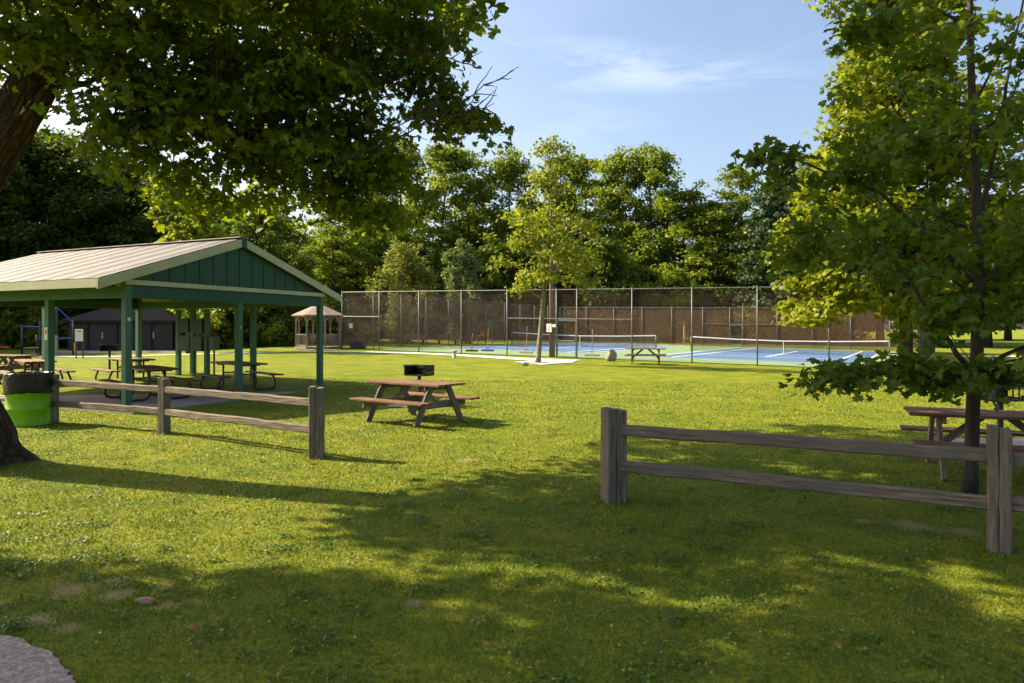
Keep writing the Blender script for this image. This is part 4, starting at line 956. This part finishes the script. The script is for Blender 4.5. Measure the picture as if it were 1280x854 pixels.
# right side
G5 = 'trees beyond the right side of the courts'
for i, (px, d, h, k) in enumerate([(1100, 78, 17, 0), (1175, 84, 16, 1), (1235, 74, 15, 0), (1300, 70, 16, 1), (1380, 66, 16, 0), (1150, 110, 20, 1), (1260, 112, 20, 0)]):
    x = (px - 640) / F * d
    put3(V3, V3H, u3, k, x, d, h, r3.uniform(0, 6), ('nearest the court corner' if i == 0 else ORD[i] + ' to the right') + ' of the shady trees beyond the right side fence', G5, 1.15)
# shrubs
V4 = [bough_tree(61, 3.2, 2.0, .02, 14, .9, 0, .26, .05, 'leaf_forest', name='bush', per=60, spr=.5, cper=5), bough_tree(62, 2.6, 2.2, .0, 14, .8, 0, .24, .05, 'leaf_dark', name='bush', per=60, spr=.5, cper=5)]
V4H = [3.2, 2.6]; u4 = [False] * 2
G6 = 'bushes along the edge of the wood'
for i in range(24):
    px = (20, 48, 85, 250, 285, 320, 350, 385, 415, 440)[i] if i < 10 else 430 + (i - 10) * 46 + r3.uniform(-9, 9)
    d = (60, 62, 68, 58, 56, 60, 55, 59, 57, 60)[i] if i < 10 else 80 + r3.uniform(-2, 2)
    x = (px - 640) / F * d
    put3(V4, V4H, u4, i % 2, x, d, r3.uniform(2.4, 4.2), r3.uniform(0, 6), (lambda j: 'leftmost' if j == 0 else ORD[j] + ' from the left')(i if i < 10 else i - 10) + (' of the bushes around the restroom and the gazebo' if i < 10 else ' of the bushes behind the back court fence'), G6, 1.15)

# three distinct trees: pale willowy one, grey green one, the pine, and the lit yellow one behind the shelter
rs = np.random.RandomState(71)
def small(name, label, px, top, d, w, leaf, n, seed, per=60, size=.22, base=.06, y_base=432, flatn=1.3, bark='barkl', T=T_QUAD):
    rs = np.random.RandomState(seed); x = (px - 640) / F * d; g = gz(x, d); H = (HZ - top) / F * d + EYE - g; W = w / F * d / 2
    E = []
    for i in range(n):
        f = (i + .5) / n; z = H * (base + (1 - base) * f); r = W * (math.sin(math.pi * (f * .80 + .12)) ** .8) * rs.uniform(.15, 1.0); a = i * 2.4 + rs.uniform(-.8, .8)
        b = W * .34 * rs.uniform(.45, 1.35); E.append(((math.cos(a) * r, math.sin(a) * r, z), (b, b, b * 1.25), 9))
    return tree(name, rs, [((0, 0, -.1), .14), ((.05, 0, H * .3), .11), ((-.05, 0, H * .6), .07), ((0, 0, H * .95), .02)], E, leaf, per, size, .38, bark, T, label, (x, d, g), branches=2, flatn=flatn, tmp_r0=.1)
small('willowy_tree', 'pale yellow green feathery tree behind the left end of the court fence', 502, 312, 58, 86, 'leaf_pale', 24, 72)
small('grey_green_tree', 'grey green feathery tree behind the court fence next to the pale one', 577, 312, 60, 62, 'leaf_grey', 20, 73)
small('yellow_lit_tree', 'yellow green sunlit tree above the ridge of the shelter roof', 235, 238, 42, 110, 'leaf_light', 22, 74, flatn=.6, per=50, size=.24, base=.3, bark='barkd', T=T_LITE)
small('lit_shrub', 'yellow green lit shrub behind the climbing frame at the left', 52, 388, 60, 70, 'leaf_light', 14, 81, flatn=.8, size=.26, bark='barkd', T=T_LITE)
small('lit_tree', 'bright green small tree in the gap above the gazebo', 378, 322, 62, 66, 'leaf_light', 18, 82, flatn=.7, size=.26, bark='barkd', T=T_LITE)
pine_x = (975 - 640) / F * 80; pg = gz(pine_x, 80)
pn = thing('pine_tree', (pine_x, 80, pg), 0, 'tall grey green pine between the wood and the bright maple', 'tree')
rs = np.random.RandomState(77); Hh = (HZ - 188) / F * 80 + EYE - pg
MB().tube([(0, 0, 0), (0, 0, Hh * .5), (0, 0, Hh)], [.32, .2, .03], 10).build('trunk', M['barkd'], pn)
cs, ns_ = [], []
mb = MB()
for i in range(120):
    f = (i + .5) / 120; z = Hh * (.12 + .86 * f); L = (1 - f) ** .75 * 6.2 * rs.uniform(.65, 1.1) + .4; a = i * 2.4 + rs.uniform(-.3, .3)
    tip_ = Vector((math.cos(a) * L, math.sin(a) * L, z + L * .12 - .1)); mb.tube([(0, 0, z - .2), Vector((math.cos(a) * L * .5, math.sin(a) * L * .5, z)), tip_], [.05, .03, .01], 4, cap=False)
    k = int(20 + L * 34); s_ = rs.uniform(.2, 1.02, k)
    p = np.stack([math.cos(a) * L * s_, math.sin(a) * L * s_, z - .2 + (L * .12 + .1) * s_], 1) + rs.normal(size=(k, 3)) * np.array([.28, .28, .12]) * (.4 + s_[:, None]); cs.append(p)
mb.build('limb', M['barkd'], pn); p = np.concatenate(cs); p = np.repeat(p, 3, 0) + rs.normal(size=(len(p) * 3, 3)) * .10
leaves('crown', p, rs.normal(size=p.shape) + np.array([0, 0, .4]), rs.uniform(.30, .6, len(p)), .5 + rs.normal(size=len(p)) * .2, T_QUAD, M['needle'], pn, rs)

# shade trees outside the left edge of the photograph, whose shadows reach the lawn
rs = np.random.RandomState(90)
tree('shade_tree', rs, [((0, 0, -.1), .3), ((0, 0, 3), .24), ((0, 0, 7), .14), ((0, 0, 10), .04)], [((0, 0, 7.6), (2.5, 1.3, 1.7), 36), ((1.8, -.6, 6.4), (1.6, 1.0, .8), 16), ((3.2, -1.4, 6.0), (1.2, .8, .5), 12)], 'leaf_maple', 60, .22, .45, 'barkd', T_LITE, 'maple outside the left edge shading the lawn by the drive', (-12.4, 6.7, 0), branches=3)

# ------------------------------------------------------------------ grass blades on the near lawn
rs = np.random.RandomState(2)
def blades():
    P = []
    tot = 330000
    u = rs.uniform(size=tot); d = np.where(u < .28, 2.6 + 2.8 * rs.uniform(size=tot) ** .8, 5.4 * (22 / 5.4) ** rs.uniform(size=tot))
    x = rs.uniform(-.86, .86, tot) * d + rs.uniform(-.5, .5, tot); y = d
    # clumpy density
    k = np.sin(x * 3.1 + np.sin(y * 2.3) * 2) * np.sin(y * 3.7 + np.sin(x * 1.9) * 2) + .5 * np.sin(x * 9 + y * 4) * np.sin(y * 11 - x * 5)
    keep = rs.uniform(size=tot) < .86 + .12 * k
    for bx_, by_, br_ in BARE: keep &= ~(((x - bx_) ** 2 + (y - by_) ** 2 < (br_ * .75) ** 2) & (rs.uniform(size=tot) < .85))
    # clear of the drive and the patio
    drive = (x < np.interp(y, [2.6, 3.0, 3.25, 3.47, 3.68, 3.84, 3.93, 4.12], [-1.5, -1.85, -2.05, -2.25, -2.5, -2.8, -3.1, -4.4]) - .015) & (y < 4.2); keep &= ~drive
    ca, sa = math.cos(SA), math.sin(SA); lx = (x - SO.x) * ca + (y - SO.y) * sa; ly = -(x - SO.x) * sa + (y - SO.y) * ca
    keep &= ~((lx > -.4) & (lx < GL + .4) & (ly > -.75) & (ly < SL + .6))
    keep &= ~((x - bp.x) ** 2 + (y - bp.y) ** 2 < .33 ** 2)
    x, y, k = x[keep], y[keep], k[keep]; n = len(x); d = y
    z = np.array([gz(a, b) for a, b in zip(x, y)]) if True else 0
    h = rs.uniform(.012, .031, n) * (1 + .18 * k); tall = rs.uniform(size=n) < .012; h[tall] *= 1.9
    for P_ in LP + RP[:2]:                                  # longer grass the mower missed round the posts
        near = ((x - P_.x) ** 2 + (y - P_.y) ** 2 < .05); h[near] *= 2.0
    w = np.maximum(.0026, .00085 * d) * rs.uniform(.7, 1.3, n)
    a = rs.uniform(0, 6.283, n); b = a + rs.uniform(1.0, 2.1, n); ln = h * rs.uniform(.2, 1.1, n)
    base = np.stack([x, y, z - .004], 1); sx = np.stack([np.cos(a) * w, np.sin(a) * w, 0 * a], 1); tip = base + np.stack([np.cos(b) * ln, np.sin(b) * ln, h], 1)
    V = np.stack([base - sx, base + sx, tip], 1).reshape(-1, 3).astype(np.float32)
    me = bpy.data.meshes.new('grass'); me.vertices.add(3 * n); me.vertices.foreach_set('co', V.ravel())
    me.loops.add(3 * n); me.loops.foreach_set('vertex_index', np.arange(3 * n, dtype=np.int32)); me.polygons.add(n); me.polygons.foreach_set('loop_start', np.arange(0, 3 * n, 3, dtype=np.int32)); me.update(calc_edges=True)
    from mathutils import noise as mn
    lf = np.array([mn.noise((a_ * 1.1, b_ * 1.3, 0)) + .6 * mn.noise((a_ * 4.1, b_ * 4.7, 3)) for a_, b_ in zip(x, y)])
    r_ = np.clip(.45 + .30 * lf + rs.normal(size=n) * .2, 0, 1); at_ = me.attributes.new('rnd', 'FLOAT', 'POINT'); at_.data.foreach_set('value', np.repeat(r_, 3).astype(np.float32))
    me.materials.append(leafmat('grass_blade', (.065, .114, .009), (.138, .176, .012), (.27, .250, .045), .3, (1.1, 1.1, .6)))
    o = bpy.data.objects.new('grass', me); C.objects.link(o); tag(o, 'mown green grass blades covering the near lawn', 'grass', kind='stuff')
blades()
def ground_cover(name, n_patch, per, spread, size, mat, tmpl, label, cat, lift, seed, flatn=.25):
    rs = np.random.RandomState(seed); u = rs.uniform(size=n_patch); d = 3.0 * (15 / 3.0) ** u; x = rs.uniform(-.8, .8, n_patch) * d
    ok = ~(x < np.interp(d, [2.6, 3.0, 3.25, 3.47, 3.68, 3.84, 3.93, 4.12, 4.2], [-1.5, -1.85, -2.05, -2.25, -2.5, -2.8, -3.1, -4.4, -9]))
    x, d = x[ok], d[ok]; c = np.repeat(np.stack([x, d], 1), per, 0); c += rs.normal(size=c.shape) * spread * np.repeat(rs.uniform(.4, 1.3, len(x)), per)[:, None]
    z = np.array([gz(a, b) for a, b in c]) + lift + rs.uniform(0, .012, len(c)); p = np.concatenate([c, z[:, None]], 1)
    nor = rs.normal(size=p.shape) * flatn + np.array([0, 0, 1])
    o = leaves(name, p, nor, rs.uniform(size * .6, size * 1.3, len(p)), rs.uniform(size=len(p)), tmpl, mat, None, rs); tag(o, label, cat, kind='stuff')
ground_cover('clover', 420, 46, .085, .021, leafmat('clover_leaf', (.045, .090, .010), (.075, .13, .013), (.12, .17, .018), .3), T_LITE, 'patches of broad leaved clover and weeds in the lawn', 'clover', .018, 4, .35)
ground_cover('leaf_litter', 900, 2, .25, .020, leafmat('litter_bit', (.10, .05, .02), (.24, .13, .05), (.38, .28, .14), .1), T_QUAD, 'small dry bits of leaf and twig scattered through the grass', 'leaf litter', .022, 6, .5)

# ------------------------------------------------------------------ sky, sun, camera
EL = R(37.5); SX, SY = -.956, .292
w = bpy.data.worlds.new('World'); bpy.context.scene.world = w; w.use_nodes = True; nt = w.node_tree; nt.nodes.clear()
sky = nt.nodes.new('ShaderNodeTexSky'); sky.sky_type = 'NISHITA'; sky.sun_disc = False; sky.sun_elevation = EL; sky.sun_rotation = math.atan2(SX, SY); sky.air_density = 1.0; sky.dust_density = 3.5; sky.ozone_density = 1.0
tc = nt.nodes.new('ShaderNodeTexCoord').outputs['Generated']
s_ = nt.nodes.new('ShaderNodeSeparateXYZ'); nt.links.new(tc, s_.inputs[0])
def mth(op, *a, clamp=False):
    n = nt.nodes.new('ShaderNodeMath'); n.operation = op; n.use_clamp = clamp
    for i, v in enumerate(a):
        if hasattr(v, 'links'): nt.links.new(v, n.inputs[i])
        else: n.inputs[i].default_value = v
    return n.outputs[0]
# cirrus on a high flat layer: direction divided by its height
zc = mth('MAXIMUM', s_.outputs[2], .05); u_ = mth('DIVIDE', s_.outputs[0], zc); v_ = mth('DIVIDE', s_.outputs[1], zc)
cb = nt.nodes.new('ShaderNodeCombineXYZ'); nt.links.new(u_, cb.inputs[0]); nt.links.new(v_, cb.inputs[1])
cf = noise(nt, cb.outputs[0], 1.3, 7, (1.0, 1.6, 1), .62, .8); cg = noise(nt, cb.outputs[0], .42, 3)
du, dv = mth('SUBTRACT', u_, .36), mth('SUBTRACT', v_, 2.62)
dv2 = mth('ADD', dv, mth('MULTIPLY', du, -.12))
band = mth('SUBTRACT', 1.0, mth('ADD', mth('POWER', mth('ABSOLUTE', mth('DIVIDE', du, .85)), 2.0), mth('POWER', mth('ABSOLUTE', mth('DIVIDE', dv2, .30)), 2.0)), clamp=True)
cm = mth('ADD', mth('MULTIPLY', mth('MULTIPLY_ADD', cf, 5.0, -2.1, clamp=True), band), mth('MULTIPLY', mth('MULTIPLY_ADD', cg, 6.0, -3.0, clamp=True), mth('MULTIPLY_ADD', cf, 2.0, -.8, clamp=True)), clamp=True)
bg1 = nt.nodes.new('ShaderNodeBackground'); bg1.inputs[1].default_value = .088
skc = mixc(nt, mth('MULTIPLY', cm, .15), sky.outputs[0], (9.0, 9.3, 9.8))
nt.links.new(skc, bg1.inputs[0]); wo = nt.nodes.new('ShaderNodeOutputWorld'); nt.links.new(bg1.outputs[0], wo.inputs[0])
L = bpy.data.lights.new('sun', 'SUN'); L.energy = 5.0; L.angle = R(.55); L.color = (1.0, .83, .54)
so = bpy.data.objects.new('sun', L); C.objects.link(so)
dirv = Vector((SX * math.cos(EL), SY * math.cos(EL), math.sin(EL))); so.rotation_euler = dirv.to_track_quat('Z', 'Y').to_euler()
cam = bpy.data.cameras.new('camera'); co_ = bpy.data.objects.new('camera', cam); C.objects.link(co_)
co_.location = (0, 0, EYE); co_.rotation_euler = (R(90), 0, 0); cam.sensor_width = 36; cam.lens = 36 * F / 1280; cam.shift_y = -(427 - HZ) / 1280
cam.clip_end = 3000; cam.clip_start = .05
sc = bpy.context.scene; sc.camera = co_
sc.view_settings.view_transform = 'Standard'; sc.view_settings.look = 'None'; sc.view_settings.exposure = 1.58; sc.view_settings.gamma = 1
sc.cycles.use_denoising = True; sc.cycles.max_bounces = 6; sc.cycles.diffuse_bounces = 3; sc.cycles.transmission_bounces = 3; sc.cycles.glossy_bounces = 2; sc.cycles.transparent_max_bounces = 24
sc.cycles.use_adaptive_sampling = True; sc.cycles.adaptive_threshold = .02; sc.cycles.sample_clamp_indirect = 4
